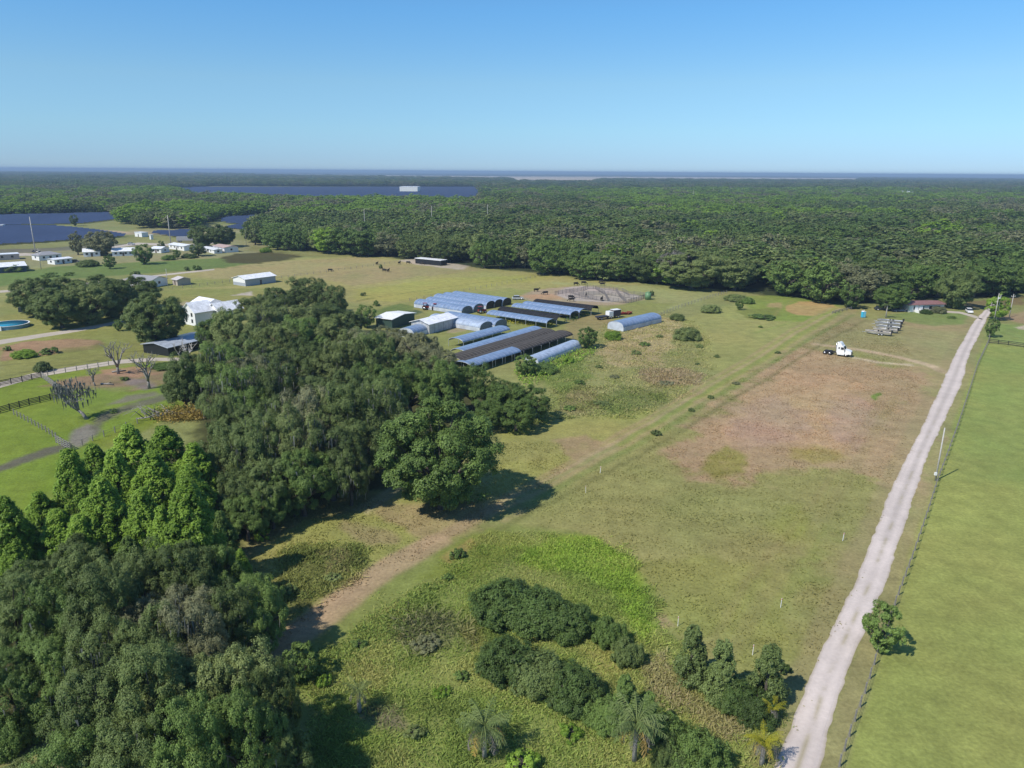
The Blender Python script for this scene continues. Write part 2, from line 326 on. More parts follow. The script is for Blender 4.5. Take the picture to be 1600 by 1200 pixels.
 ([(1195, 575), (1250, 545), (1330, 558), (1420, 575), (1470, 585), (1455, 640), (1430, 740), (1400, 770), (1330, 740), (1200, 740), (1150, 760), (1080, 740), (1035, 710), (1080, 660), (1130, 620)], (174, 150, 114), 3, 8, 1),
 ([(1230, 580), (1330, 590), (1370, 640), (1330, 700), (1220, 690), (1150, 690), (1130, 650), (1180, 610)], (188, 159, 122), 3, 9, .95),
 ([(1140, 640), (1220, 620), (1260, 650), (1230, 690), (1160, 700)], (176, 150, 128), 2, 5, .6),
 ([(1290, 625), (1350, 620), (1380, 650), (1350, 700), (1300, 680)], (178, 150, 132), 2, 4, .5),
 ([(1240, 700), (1270, 694), (1310, 700), (1325, 712), (1290, 726), (1245, 718)], (156, 144, 72), 1.6, 2.5, .7),
 ([(1100, 712), (1130, 695), (1160, 712), (1160, 740), (1120, 752), (1095, 735)], (140, 140, 66), 1, 2, .8),
 ([(1365, 620), (1378, 612), (1382, 618), (1370, 626)], (104, 140, 50), .4, 1, .8),
 ([(1180, 810), (1260, 795), (1280, 840), (1240, 850), (1200, 840)], (152, 156, 74), 2, 3, .5),
 ([(1230, 900), (1290, 820), (1300, 900), (1240, 960)], (132, 148, 72), 2, 4, .5),
 ([(930, 880), (1100, 860), (1250, 900), (1210, 1040), (1060, 1000), (1000, 930)], (146, 148, 80), 2, 5, .7),
 # foreground rough ground
 ([(400, 1300), (500, 1180), (430, 1050), (470, 1000), (620, 900), (700, 850), (790, 815), (900, 830), (985, 870), (1010, 930), (1050, 990), (1100, 1050), (1230, 1110), (1200, 1300)], (136, 144, 78), 1, 2, .95),
 ([(800, 870), (850, 835), (930, 835), (985, 870), (1000, 910), (1035, 990), (1010, 1010), (960, 940), (900, 900), (840, 890)], (134, 156, 56), .8, 2, .85),
 ([(700, 850), (770, 820), (830, 840), (780, 880), (720, 900), (660, 900)], (132, 142, 62), .8, 2, .7),
 ([(690, 868), (740, 840), (752, 850), (700, 880)], (168, 144, 92), .5, 1, .7),
 ([(720, 975), (752, 985), (755, 1020), (730, 1030)], (164, 146, 92), .6, 1.2, .6),
 ([(620, 960), (700, 950), (720, 1000), (660, 1030), (610, 1010)], (108, 104, 78), .8, 3, .6),
 ([(900, 1010), (960, 1030), (980, 1050), (930, 1060)], (160, 150, 88), .8, 1.5, .7),
 ([(1000, 1050), (1040, 1020), (1060, 1080), (1110, 1110), (1160, 1110), (1180, 1160), (1140, 1160), (1070, 1120), (1010, 1080)], (158, 142, 108), .6, 1.5, .75),
 ([(1030, 962), (1045, 960), (1060, 980), (1040, 985)], (166, 144, 110), .5, 1, .8),
 ([(500, 1050), (580, 1030), (620, 1060), (560, 1085), (500, 1080)], (150, 146, 92), 1, 2, .7),
 ([(565, 1110), (620, 1105), (625, 1140), (580, 1145)], (122, 110, 92), .6, 1.2, .8),
 ([(520, 1300), (560, 1180), (620, 1170), (650, 1210), (640, 1300)], (156, 146, 98), 1, 2, .7),
 ([(470, 1300), (490, 1170), (540, 1120), (580, 1150), (560, 1200), (540, 1300)], (132, 146, 68), 1, 2, .7),
 # right pasture beyond the roadside fence
 ([(1318, 1197), (1362, 1040), (1403, 918), (1440, 810), (1471, 720), (1500, 630), (1536, 537), (1560, 536), (1640, 545), (2400, 700), (2600, 1500), (1240, 1500)], (152, 157, 86), .5, .4, 1),
 ([(1500, 640), (1536, 540), (1900, 560), (1900, 800), (1480, 740)], (136, 150, 82), 5, 5, .7),
 ([(1540, 530), (1548, 505), (1900, 530), (1900, 570), (1640, 545)], (136, 150, 84), 1, 1, .9),
 ([(1556, 500), (1600, 485), (1900, 490), (1900, 515), (1600, 506), (1575, 500)], (166, 142, 112), 1.5, 2, .85),
 ([(1586, 512), (1600, 508), (1620, 510), (1620, 516), (1595, 515)], (200, 180, 160), .3, .5, .9),
 ([(1455, 470), (1540, 470), (1600, 462), (1600, 476), (1550, 482), (1460, 480)], (130, 112, 80), 1.5, 3, .9),
]
# (centre line px, width m, colour, strength)
STREAK = [
 ([(1275, 538), (1300, 541), (1340, 546), (1400, 557), (1450, 570), (1480, 583)], 3.0, (200, 178, 144), 1),
 ([(1330, 558), (1370, 566), (1420, 570)], 2.0, (206, 188, 158), .9),
 ([(x-4, y-2) for x, y in DIAG[2:10]], 2.6, (172, 150, 116), 1), ([(x-8, y-4) for x, y in DIAG[8:]], 1.1, (174, 154, 116), 1),
 (DIAG[:6], 4.4, (182, 156, 122), 1), ([(x-20, y-6) for x, y in DIAG[7:]], 1.0, (168, 148, 108), .9),
 ([(x-8, y+2) for x, y in DIAG[7:]], 1.2, (124, 142, 72), .6), ([(x+4, y+4) for x, y in DIAG[6:]], 1.0, (168, 152, 108), .9),
 ([(x+14, y+6) for x, y in DIAG[6:]], 1.6, (122, 138, 72), .6), ([(x+34, y+13) for x, y in DIAG[6:]], 1.1, (112, 112, 66), .6),
 ([(560, 797), (590, 778), (622, 757)], .9, (182, 168, 138), .8), ([(575, 799), (602, 780), (632, 760)], .9, (182, 168, 138), .8),
 ([(1205, 500), (1222, 478), (1240, 470)], .7, (164, 148, 98), .6), ([(1180, 520), (1250, 500), (1300, 488)], .8, (118, 146, 60), .5),
 ([(570, 467), (700, 448), (860, 430)], .8, (100, 110, 60), .6), ([(550, 446), (700, 428), (800, 424)], .8, (128, 130, 78), .6),
 ([(0, 449), (120, 441), (330, 421), (560, 402)], .9, (96, 110, 58), .6), ([(560, 470), (580, 466)], 2, (90, 100, 56), .6),
 ([(0, 571), (60, 566), (150, 556), (240, 546), (300, 540)], 1.2, (104, 104, 62), .6),
 ([(0, 590), (60, 577), (160, 562)], 1.0, (84, 90, 56), .7),
 ([(1288, 1195), (1340, 1050), (1392, 920), (1436, 790), (1470, 690), (1505, 600), (1530, 530)], 2.2, (164, 150, 108), .55),
 ([(1200, 1195), (1252, 1060), (1318, 920), (1374, 785), (1415, 700), (1460, 605), (1490, 545), (1522, 490)], 3.0, (160, 146, 106), .6),
 ([(1050, 1195), (1150, 1000), (1250, 860), (1330, 740), (1400, 620)], 2.0, (154, 142, 96), .3),
 ([(1000, 1195), (1170, 905), (1290, 760), (1380, 620)], 1.2, (156, 140, 96), .25),
]
def smooth(a): a = np.clip(a, 0, 1); return a*a*(3-2*a)
def wpoly(poly): return [(G(x, max(y, 271)).x, G(x, max(y, 271)).y) for x, y in poly]
def ground_color(X, Y):
    n = len(X); px, py = np.full(n, -9999.), np.full(n, -9999.)
    f = Y > 5; px[f], py[f] = proj(X[f], Y[f])
    big = fnoise(X, Y, 45, 1); med = fnoise(X, Y, 9, 5); sm = fnoise(X, Y, 2.2, 9, 3)
    col = np.empty((n, 3)); col[:] = lin((134, 138, 84))
    fo = (in_forest(px, py) | (Y > 5200))
    fo &= ~(inpoly(px, py, NOFOR[1]) | inpoly(px, py, NOFOR[2]))
    col[fo] = lin((62, 70, 44))
    far = (np.hypot(X, Y) > 2500) & (fnoise(X, Y, 900, 21) > .60); col[far & fo] = lin((96, 104, 66))
    for k in (1, 2): col[inpoly(px, py, NOFOR[k])] = lin((196, 182, 160))
    wx = (fnoise(X, Y, 7, 31, 3)-.5)*2; wy = (fnoise(X, Y, 7, 41, 3)-.5)*2
    wx2 = (vnoise(X, Y, 1.1, 51)-.5)*2
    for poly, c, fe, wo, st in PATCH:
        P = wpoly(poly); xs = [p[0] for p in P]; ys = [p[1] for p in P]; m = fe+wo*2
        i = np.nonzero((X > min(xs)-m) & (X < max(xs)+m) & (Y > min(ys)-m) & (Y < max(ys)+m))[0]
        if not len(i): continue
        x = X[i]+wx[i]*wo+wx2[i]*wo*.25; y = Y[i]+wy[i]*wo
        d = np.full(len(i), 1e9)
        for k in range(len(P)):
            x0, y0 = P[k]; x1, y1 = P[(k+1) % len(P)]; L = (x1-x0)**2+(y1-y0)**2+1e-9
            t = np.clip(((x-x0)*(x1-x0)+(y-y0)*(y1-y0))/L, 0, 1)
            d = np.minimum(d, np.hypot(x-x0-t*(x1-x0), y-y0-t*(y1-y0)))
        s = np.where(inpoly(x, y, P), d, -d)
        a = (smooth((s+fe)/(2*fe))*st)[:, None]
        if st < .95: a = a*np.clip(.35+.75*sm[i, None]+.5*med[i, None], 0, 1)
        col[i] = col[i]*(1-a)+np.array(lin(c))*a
    for line, wd, c, st in STREAK:
        P = wpoly(line); xs = [p[0] for p in P]; ys = [p[1] for p in P]; m = wd+2
        i = np.nonzero((X > min(xs)-m) & (X < max(xs)+m) & (Y > min(ys)-m) & (Y < max(ys)+m))[0]
        if not len(i): continue
        x = X[i]+wx[i]*.5; y = Y[i]+wy[i]*.5; d = np.full(len(i), 1e9)
        for k in range(len(P)-1):
            x0, y0 = P[k]; x1, y1 = P[k+1]; L = (x1-x0)**2+(y1-y0)**2+1e-9
            t = np.clip(((x-x0)*(x1-x0)+(y-y0)*(y1-y0))/L, 0, 1)
            d = np.minimum(d, np.hypot(x-x0-t*(x1-x0), y-y0-t*(y1-y0)))
        a = (smooth((wd*.5+.6-d)/1.2)*st)[:, None]*(.55+.6*med[i, None])
        a = np.clip(a, 0, 1); col[i] = col[i]*(1-a)+np.array(lin(c))*a
    # tonal mottling of grass and soil
    g = (.78+.26*big+.20*med)[:, None]; col = col*g
    hue = ((fnoise(X, Y, 16, 61)-.5)*.20)[:, None]*np.array([1, -.15, .5]); col = np.clip(col*(1+hue), .004, 1)
    return col*GK
GK = 0.79
az = np.concatenate([np.radians(np.arange(-50, 50, .115)), np.radians(np.arange(50, 310, 6.5))])
rr = [0.6, 6, 14, 22, 30]
while rr[-1] < 6500: rr.append(rr[-1]*1.0062)
while rr[-1] < 42000: rr.append(rr[-1]*1.03)
rr = np.array(rr)
A, Rr = np.meshgrid(az, rr); X = (Rr*np.sin(A)).ravel(); Y = (Rr*np.cos(A)).ravel()
na, nr = len(az), len(rr)
i, j = np.meshgrid(np.arange(na), np.arange(nr-1)); i2 = (i+1) % na
Fg = np.stack([j*na+i, j*na+i2, (j+1)*na+i2, (j+1)*na+i], -1).reshape(-1, 4)[:, ::-1]
gc = ground_color(X, Y)
V = np.stack([X, Y, np.zeros_like(X)], -1)
GM = bpy.data.materials.new('grass_and_soil'); GM.use_nodes = True; t = GM.node_tree; b = t.nodes['Principled BSDF']
b.inputs['Roughness'].default_value = .95; b.inputs['Specular IOR Level'].default_value = .1
at = t.nodes.new('ShaderNodeAttribute'); at.attribute_name = 'col'
tc = t.nodes.new('ShaderNodeTexCoord')
def gn(scale, det, lo, hi, a=.3, c=.7):
    n = t.nodes.new('ShaderNodeTexNoise'); n.inputs['Scale'].default_value = scale; n.inputs['Detail'].default_value = det; n.inputs['Roughness'].default_value = .65
    t.links.new(tc.outputs['Object'], n.inputs['Vector'])
    r = t.nodes.new('ShaderNodeMapRange'); r.inputs['From Min'].default_value = a; r.inputs['From Max'].default_value = c
    r.inputs['To Min'].default_value = lo; r.inputs['To Max'].default_value = hi; t.links.new(n.outputs[0], r.inputs[0]); return n, r.outputs[0]
n1, r1 = gn(.35, 7, .80, 1.20); n2, r2 = gn(2.2, 8, .78, 1.22)
mu = t.nodes.new('ShaderNodeMath'); mu.operation = 'MULTIPLY'; t.links.new(r1, mu.inputs[0]); t.links.new(r2, mu.inputs[1])
vs_ = t.nodes.new('ShaderNodeVectorMath'); vs_.operation = 'SCALE'; t.links.new(at.outputs['Color'], vs_.inputs[0]); t.links.new(mu.outputs[0], vs_.inputs['Scale'])
t.links.new(vs_.outputs[0], b.inputs['Base Color'])
bp = t.nodes.new('ShaderNodeBump'); bp.inputs['Distance'].default_value = .2; bp.inputs['Strength'].default_value = .5
t.links.new(n2.outputs[0], bp.inputs['Height']); t.links.new(bp.outputs[0], b.inputs['Normal'])
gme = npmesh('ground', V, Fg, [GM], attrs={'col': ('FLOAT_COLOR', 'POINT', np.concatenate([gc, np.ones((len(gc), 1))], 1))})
tag(linkmesh('ground', gme), kind='structure')

RM = GM.copy(); RM.name = 'crushed_stone'
for nd in RM.node_tree.nodes:
    if nd.type == 'MAP_RANGE': nd.inputs['To Min'].default_value = .93; nd.inputs['To Max'].default_value = 1.07
    if nd.type == 'BUMP': nd.inputs['Distance'].default_value = .05
# roads: ribbons with ragged edges, 4 mm and more above the ground
def ribbon(name, left, right, colfn, z=.03, n=500, nc=22, rag=.16):
    def rs(P):
        P = np.array([[G(*p).x, G(*p).y] for p in P]); s = np.concatenate([[0], np.cumsum(np.hypot(*np.diff(P, axis=0).T))])
        q = np.linspace(0, s[-1], n); return np.stack([np.interp(q, s, P[:, 0]), np.interp(q, s, P[:, 1])], 1)
    L, R = rs(left), rs(right); u = np.linspace(0, 1, nc)[None, :, None]
    Pn = L[:, None]*(1-u)+R[:, None]*u
    d = R-L; wd = np.hypot(*d.T)[:, None]; d = d/wd
    e = ((fnoise(Pn[..., 0], Pn[..., 1], 14, 77, 2)-.5)*2.6+(fnoise(Pn[..., 0], Pn[..., 1], 1.6, 79, 3)-.5)*1.6)*rag
    k = np.zeros(nc); k[:3] = 1; k[-3:] = 1
    Pn = Pn+d[:, None]*(e*k)[..., None]
    V = np.concatenate([Pn.reshape(-1, 2), np.full((n*nc, 1), z)], 1)
    V[:, 2] = (np.full((n, nc), z)-.02*(k > 0)).ravel()
    j, i = np.meshgrid(np.arange(n-1), np.arange(nc-1), indexing='ij')
    F = np.stack([j*nc+i, j*nc+i+1, (j+1)*nc+i+1, (j+1)*nc+i], -1).reshape(-1, 4)
    U = np.repeat(np.linspace(0, 1, nc)[None], n, 0).ravel(); T = np.repeat(np.linspace(0, 1, n)[:, None], nc, 1).ravel()
    c = colfn(V[:, 0], V[:, 1], U, T)*GK
    me = npmesh(name, V, F, [RM], attrs={'col': ('FLOAT_COLOR', 'POINT', np.concatenate([c, np.ones((len(c), 1))], 1))})
    return tag(linkmesh(name, me), kind='structure')
def road_col(X, Y, U, T):
    base = np.array(lin((222, 208, 198)))[None]*(.86+.28*fnoise(X, Y, 5, 81))[:, None]
    mid = .7*np.exp(-((U-.52)/.07)**2)*smooth((fnoise(X, Y, 2, 83, 3)-.36)*3.5)*np.clip(1.15-T*2.1, .12, 1)
    dark = np.exp(-((U-.5)/.2)**2)*.35*(T > .2)
    edge = np.clip(np.abs(U-.5)*2-.82, 0, 1)/.18*(.4+.6*vnoise(X, Y, 1.2, 3))
    base = base*(1-dark)[:, None]+np.array(lin((178, 168, 160)))*dark[:, None]
    base = base*(1-mid*.75)[:, None]+np.array(lin((158, 146, 88)))*(mid*.75)[:, None]
    trk = (np.exp(-((U-.28)/.12)**2)+np.exp(-((U-.74)/.12)**2))*.10; base = base*(.94+trk)[:, None]
    return base*(1-edge*.7)[:, None]+np.array(lin((160, 146, 112)))*(edge*.7)[:, None]
ribbon('gravel_road', [(1120, 1420), (1211, 1198), (1264, 1060), (1330, 920), (1386, 782), (1425, 700), (1471, 600), (1495, 550), (1521, 503), (1536, 487), (1546, 475), (1551, 466)],
       [(1215, 1420), (1280, 1198), (1320, 1060), (1379, 920), (1427, 782), (1455, 700), (1502, 600), (1517, 550), (1540, 503), (1549, 487), (1557, 475), (1560, 466)], road_col, n=900, rag=.3)
def lane_col(X, Y, U, T):
    return np.array(lin((200, 188, 172)))[None]*(.85+.3*fnoise(X, Y, 6, 91))[:, None]
def lane(name, line, wpx):
    ribbon(name, line, [(x, y+wp) for (x, y), wp in zip(line, wpx)], lane_col, n=260, nc=10, rag=.2)
lane('farm_lane', [(-120, 622), (0, 597), (60, 581), (130, 570), (190, 562), (240, 559), (290, 559)], [11, 9, 8, 7, 6, 5, 5])
lane('farm_lane', [(-120, 556), (0, 531), (60, 522), (110, 515), (150, 508), (200, 498), (240, 492)], [8, 7, 6, 5, 5, 4, 4])
lane('farm_lane', [(-120, 466), (0, 454), (60, 450), (170, 438), (200, 435), (250, 429), (300, 423.5), (335, 420)], [4, 3.4, 3.3, 3, 3, 2.6, 2.4, 2])
lane('driveway', [(-60, 399), (0, 396), (40, 395.5), (66, 397)], [5, 5, 4, 3])
lane('driveway', [(175, 385), (215, 379), (260, 381), (300, 381), (340, 377)], [3, 3.5, 3, 3, 3])
lane('driveway', [(1470, 485), (1500, 487), (1520, 492), (1535, 497)], [3, 3, 4, 4])

# ------------------------------------------------------------------ trees
def leaves(pos, nrm, size, tint, g):
    n = len(pos); nrm = nrm/np.linalg.norm(nrm, axis=1, keepdims=True)
    r = g.normal(size=(n, 3)); u = np.cross(nrm, r); u /= np.linalg.norm(u, axis=1, keepdims=True)+1e-9; v = np.cross(nrm, u)
    s = (size*g.uniform(.55, 1.35, n))[:, None]; a = g.uniform(.45, .8, n)[:, None]
    q = [pos-u*s*.5, pos+v*s*a*.5, pos+u*s*.5, pos-v*s*a*.5]
    V = np.stack(q, 1).reshape(-1, 3); F = np.arange(4*n).reshape(n, 4)
    return V, F, np.repeat(tint, 4)
def crown(shape, R, H, nl, per, leaf, seed, subs=26):
    g = np.random.default_rng(seed); Cn = []; r = []
    k = 0
    while len(Cn) < nl:
        k += 1
        if shape == 'oak':
            d = g.normal(size=3); d /= np.linalg.norm(d)
            if d[2] < -.7: continue
            f = g.uniform(.66, .95) if g.random() < .85 else g.uniform(.1, .6)
            c = np.array([d[0]*R*f, d[1]*R*f, H*.47+d[2]*H*.43*f*(1.0 if d[2] > 0 else .80)]); rad = R*g.uniform(.17, .30)
            if g.random() < .12: c *= np.array([1.1, 1.1, 1.06])
        elif shape == 'round':
            d = g.normal(size=3); d /= np.linalg.norm(d); f = g.uniform(.68, .95) if g.random() < .9 else g.uniform(.2, .6)
            wz = 1.0 if d[2] > -.3 else .85
            c = np.array([d[0]*R*f*wz, d[1]*R*f*wz, H*.49+d[2]*H*.44*f]); rad = R*g.uniform(.15, .27)
        elif shape == 'fine':
            d = g.normal(size=3); d /= np.linalg.norm(d); f = g.uniform(.72, .98) if g.random() < .9 else g.uniform(.2, .6)
            c = np.array([d[0]*R*f, d[1]*R*f, H*.5+d[2]*H*.42*f]); rad = R*g.uniform(.13, .23)
        elif shape == 'gum':
            h = g.uniform(.14, .97)**.9; w = (math.sin(PI*min(.97, h*.72+.27))**.8)*(.95-.1*h)*(1-h)**.08; a = g.uniform(0, 2*PI); f = g.uniform(.55, 1)
            c = np.array([math.cos(a)*R*w*f, math.sin(a)*R*w*f, H*h]); rad = R*g.uniform(.2, .36)*(1.1-.45*h)
        elif shape == 'cedar':
            h = g.uniform(.05, .95)**1.1; w = (1-h)**.55*.95+.06; a = g.uniform(0, 2*PI); f = g.uniform(.35, .92)
            c = np.array([math.cos(a)*R*w*f, math.sin(a)*R*w*f, H*h]); rad = R*g.uniform(.2, .36)*(1.1-.5*h)
        elif shape == 'bush':
            d = g.normal(size=3); d /= np.linalg.norm(d); d[2] = abs(d[2]); f = g.uniform(.45, .85)
            c = np.array([d[0]*R*f, d[1]*R*f, H*(.12+.66*d[2]*f)]); rad = R*g.uniform(.16, .30)
        Cn.append(c); r.append(rad)
    Cn = np.array(Cn); r = np.array(r); lt = g.uniform(0, 1, nl)
    sd = g.normal(size=(nl, subs, 3)); sd[..., 2] = sd[..., 2]*.8+.25
    out = Cn*np.array([1, 1, .6])-np.array([0, 0, H*.3]); out /= np.linalg.norm(out, axis=1, keepdims=True)+1e-6
    sd += out[:, None]*.7; sd /= np.linalg.norm(sd, axis=2, keepdims=True)
    n = nl*per; li = np.repeat(np.arange(nl), per); si = g.integers(0, subs, n); dr = sd[li, si]
    b = g.normal(size=(n, 3)); b /= np.linalg.norm(b, axis=1, keepdims=True); b *= (g.uniform(0, 1, n)**.6)[:, None]
    zs = np.array([1, 1, {'cedar': 1.1, 'gum': 1.25}.get(shape, .78)])
    pos = Cn[li]+dr*zs*(r[li]*g.uniform(.55, .9, n))[:, None]+b*(r[li]*.30)[:, None]*zs
    nr = dr*.8+b*.7+np.array([0, 0, 1.3 if shape == 'fine' else .75])+g.normal(size=(n, 3))*.38
    st = g.uniform(0, 1, (nl, subs))
    tint = .34*lt[li]+.26*st[li, si]+.4*g.uniform(0, 1, n)
    kz = pos[:, 2] > .15
    V, F, T = leaves(pos[kz], nr[kz], leaf, tint[kz], g)
    return V, F, T, Cn, r
def wood(Cn, r, R, H, seed, shape):
    g = np.random.default_rng(seed+99); mb = MB(); tr = R*.055+.08
    if shape in ('gum', 'cedar'):
        mb.tube([(0, 0, -.3), (.1, 0, H*.3), (0, .1, H*.7), (0, 0, H*.93)], [tr*1.2, tr*.9, tr*.5, tr*.12], 7)
    else:
        fk = H*.24 if shape == 'oak' else H*.1
        mb.tube([(0, 0, -.3), (.05*R, 0, fk*.5), (0, .03*R, fk)], [tr*1.5, tr*1.15, tr], 8)
        order = np.argsort(-np.linalg.norm(Cn[:, :2], axis=1))[:14]
        for i in list(order)+list(g.integers(0, len(Cn), 6)):
            c = Cn[i]; m = Vector((c[0]*.45, c[1]*.45, fk+(c[2]-fk)*.62))
            mb.tube([(0, .03*R, fk*.92), m, Vector(c)], [tr*.55, tr*.32, tr*.10], 5)
    return mb
def moss_mesh(Cn, r, H, seed, n=900):
    g = np.random.default_rng(seed+5); li = g.integers(0, len(Cn), n); a = g.uniform(0, 2*PI, n)
    p = Cn[li]+np.stack([np.cos(a)*r[li]*1.0, np.sin(a)*r[li]*1.0, -r[li]*g.uniform(-.4, .5, n)], 1)
    L = g.uniform(.5, 1.6, n); w = g.uniform(.07, .2, n); b = a+PI/2+g.normal(size=n)*.6
    dx = np.stack([np.cos(b)*w, np.sin(b)*w, np.zeros(n)], 1)
    tip = p-np.stack([g.normal(size=n)*.1, g.normal(size=n)*.1, L], 1)
    V = np.stack([p-dx, p+dx, tip+dx*.25, tip-dx*.25], 1).reshape(-1, 3); V[:, 2] = np.maximum(V[:, 2], .3)
    return V, np.arange(4*n).reshape(n, 4), np.repeat(g.uniform(0, 1, n), 4)
PROTO = {}
def proto(key, shape, R, H, nl, per, leaf, seed, moss=0):
    V, F, T, Cn, r = crown(shape, R, H, nl, per, leaf, seed)
    me = npmesh('crown', V, F, [LEAF['oak']], attrs={'tint': ('FLOAT', 'POINT', T)})
    tm = wood(Cn, r, R, H, seed, shape).mesh('trunk', BARK)
    mm = None
    if moss:
        V, F, T = moss_mesh(Cn, r, H, seed, moss); mm = npmesh('spanish_moss', V, F, [LEAF['moss']], attrs={'tint': ('FLOAT', 'POINT', T)})
    PROTO.setdefault(key, []).append((me, tm, mm, R, H))
for s in range(5): proto('oak', 'oak', 7, 14, 88, 950, .22, 10+s, 70 if s % 2 else 0)
for s in range(2): proto('round', 'round', 8, 16, 150, 900, .27, 15+s)
for s in range(3): proto('mossy', 'oak', 7, 14, 80, 900, .21, 20+s, 380)
for s in range(4): proto('gum', 'gum', 4.5, 16, 150, 320, .33, 30+s)
for s in range(2): proto('cedar', 'cedar', 2.6, 7, 120, 260, .20, 40+s)
for s in range(3): proto('bush', 'bush', 4, 4, 120, 460, .17, 50+s)
for s in range(4): proto('edge', 'round', 7, 15, 84, 190, .46, 60+s)
for s in range(2): proto('small', 'bush', 2, 2.4, 26, 110, .26, 70+s)
for s in range(3): proto('tree', 'round', 5, 10, 80, 220, .34, 80+s)
ORD = 'first second third fourth fifth sixth seventh eighth ninth tenth eleventh twelfth thirteenth fourteenth fifteenth sixteenth seventeenth eighteenth nineteenth twentieth'.split()
def ordn(i):
    if i < 20: return ORD[i]
    n = i+1; return f'{n}{"th" if 10 < n % 100 < 14 else {1: "st", 2: "nd", 3: "rd"}.get(n % 10, "th")}'
_tc = [0]
def place_tree(name, key, leafm, x, y, R, H, label, cat='tree', group=None, var=None, rz=None, moss=True):
    _tc[0] += 1; g = random.Random(_tc[0]*13+5); L = PROTO[key]; me, tm, mm, R0, H0 = L[g.randrange(len(L)) if var is None else var]
    o = empty(name, (x, y, 0), g.uniform(0, 2*PI) if rz is None else rz, label=label, cat=cat, group=group)
    o.scale = (R/R0*g.uniform(.93, 1.07), R/R0*g.uniform(.93, 1.07), H/H0)
    c = linkmesh('crown', me, o); c.material_slots[0].link = 'OBJECT'; c.material_slots[0].material = LEAF[leafm]
    linkmesh('trunk', tm, o)
    if mm and moss: linkmesh('spanish_moss', mm, o)['kind'] = 'stuff'
    return o
def tpx(cx, cy, wpx, H, f=.55):
    p = G(cx, cy, H*f); return p.x, p.y, wpx/2/ppm(p)
NEAR = []        # ground positions of the hand-placed trees
# the big wood, by rows from the back: (crown centre px, width px, mesh, leaf, height)
WOOD = [
 [(352, 498, 60, 'oak', 'mid', 12), (396, 482, 72, 'oak', 'olive', 13), (432, 466, 72, 'oak', 'oak', 13), (478, 458, 84, 'oak', 'oak', 14), (521, 470, 54, 'oak', 'oak', 12)],
 [(330, 520, 60, 'oak', 'mid', 11), (370, 520, 80, 'oak', 'olive', 14), (418, 505, 84, 'mossy', 'olive', 14), (462, 494, 84, 'oak', 'olive', 14), (505, 492, 84, 'oak', 'oak', 12), (545, 500, 50, 'oak', 'oak', 9), (572, 492, 34, 'tree', 'mid', 8)],
 [(345, 552, 70, 'oak', 'olive', 12), (388, 548, 84, 'mossy', 'oak', 14), (430, 540, 84, 'oak', 'olive', 14), (472, 530, 88, 'oak', 'mid', 14), (520, 528, 88, 'oak', 'olive', 13), (566, 540, 90, 'oak', 'gray', 14), (612, 532, 80, 'oak', 'gray', 12), (655, 542, 84, 'oak', 'gray', 12)],
 [(300, 592, 84, 'oak', 'oak', 13), (345, 585, 92, 'mossy', 'mid', 14), (392, 582, 100, 'mossy', 'gray', 15), (440, 575, 96, 'mossy', 'oak', 15), (488, 568, 96, 'oak', 'oak', 15), (535, 572, 96, 'oak', 'olive', 15), (584, 570, 96, 'oak', 'oak', 15), (632, 575, 90, 'oak', 'oak', 14), (682, 570, 84, 'oak', 'gray', 13)],
 [(288, 606, 60, 'oak', 'oak', 10), (344, 626, 80, 'mossy', 'oak', 13), (386, 622, 104, 'mossy', 'mid', 15), (436, 616, 100, 'mossy', 'oak', 15), (486, 610, 104, 'oak', 'oak', 15), (538, 612, 104, 'oak', 'oak', 16), (590, 610, 100, 'oak', 'mid', 15), (640, 606, 92, 'oak', 'mid', 13), (690, 604, 80, 'oak', 'mid', 12), (738, 606, 76, 'oak', 'mid', 10), (786, 612, 76, 'oak', 'mid', 10), (828, 622, 70, 'oak', 'mid', 9)],
 [(354, 674, 66, 'oak', 'oak', 12), (378, 664, 104, 'mossy', 'oak', 15), (430, 660, 108, 'mossy', 'oak', 16), (484, 656, 112, 'mossy', 'gray', 16), (540, 652, 108, 'oak', 'oak', 16), (594, 648, 100, 'mossy', 'oak', 15), (760, 640, 60, 'oak', 'mid', 8), (806, 642, 62, 'oak', 'mid', 8)],
 [(352, 716, 100, 'oak', 'oak', 13), (404, 706, 110, 'mossy', 'oak', 15), (460, 700, 112, 'mossy', 'olive', 15), (516, 700, 116, 'mossy', 'oak', 16), (558, 694, 88, 'oak', 'oak', 13)],
 [(368, 764, 92, 'oak', 'oak', 11), (420, 752, 92, 'oak', 'oak', 12), (472, 742, 100, 'oak', 'mid', 12), (546, 738, 74, 'mossy', 'oak', 10)],
 [(384, 806, 70, 'oak', 'mid', 7), (424, 788, 62, 'oak', 'mid', 7), (458, 776, 52, 'tree', 'mid', 6)],
]
DESC = {'oak': 'dark', 'olive': 'olive green', 'gray': 'pale grey-green', 'mid': 'mid green', 'bright': 'bright green'}
for ri, row in enumerate(WOOD):
    for i, (cx, cy, wp, key, lf, H) in enumerate(row):
        x, y, R = tpx(cx, cy, wp, H); NEAR.append((x, y))
        lab = f"{DESC[lf]} {'mossy ' if key == 'mossy' else ''}oak in the central wood, {ORD[ri]} row from back, {ordn(i)} from left"
        hv = .84+.34*((i*37+ri*61) % 17)/16; place_tree('live_oak', key, lf, x, y, R*(.78+.2*((i*53+ri*29) % 13)/12), H*hv, lab, group='live oaks massed in the central wood')
# the lone round tree on the meadow
x, y, R = tpx(687, 712, 172, 18.5, .47)
place_tree('live_oak', 'round', 'mid', x, y, R*1.0, 18.5, 'big round tree standing alone on the meadow in front of the wood', var=0)
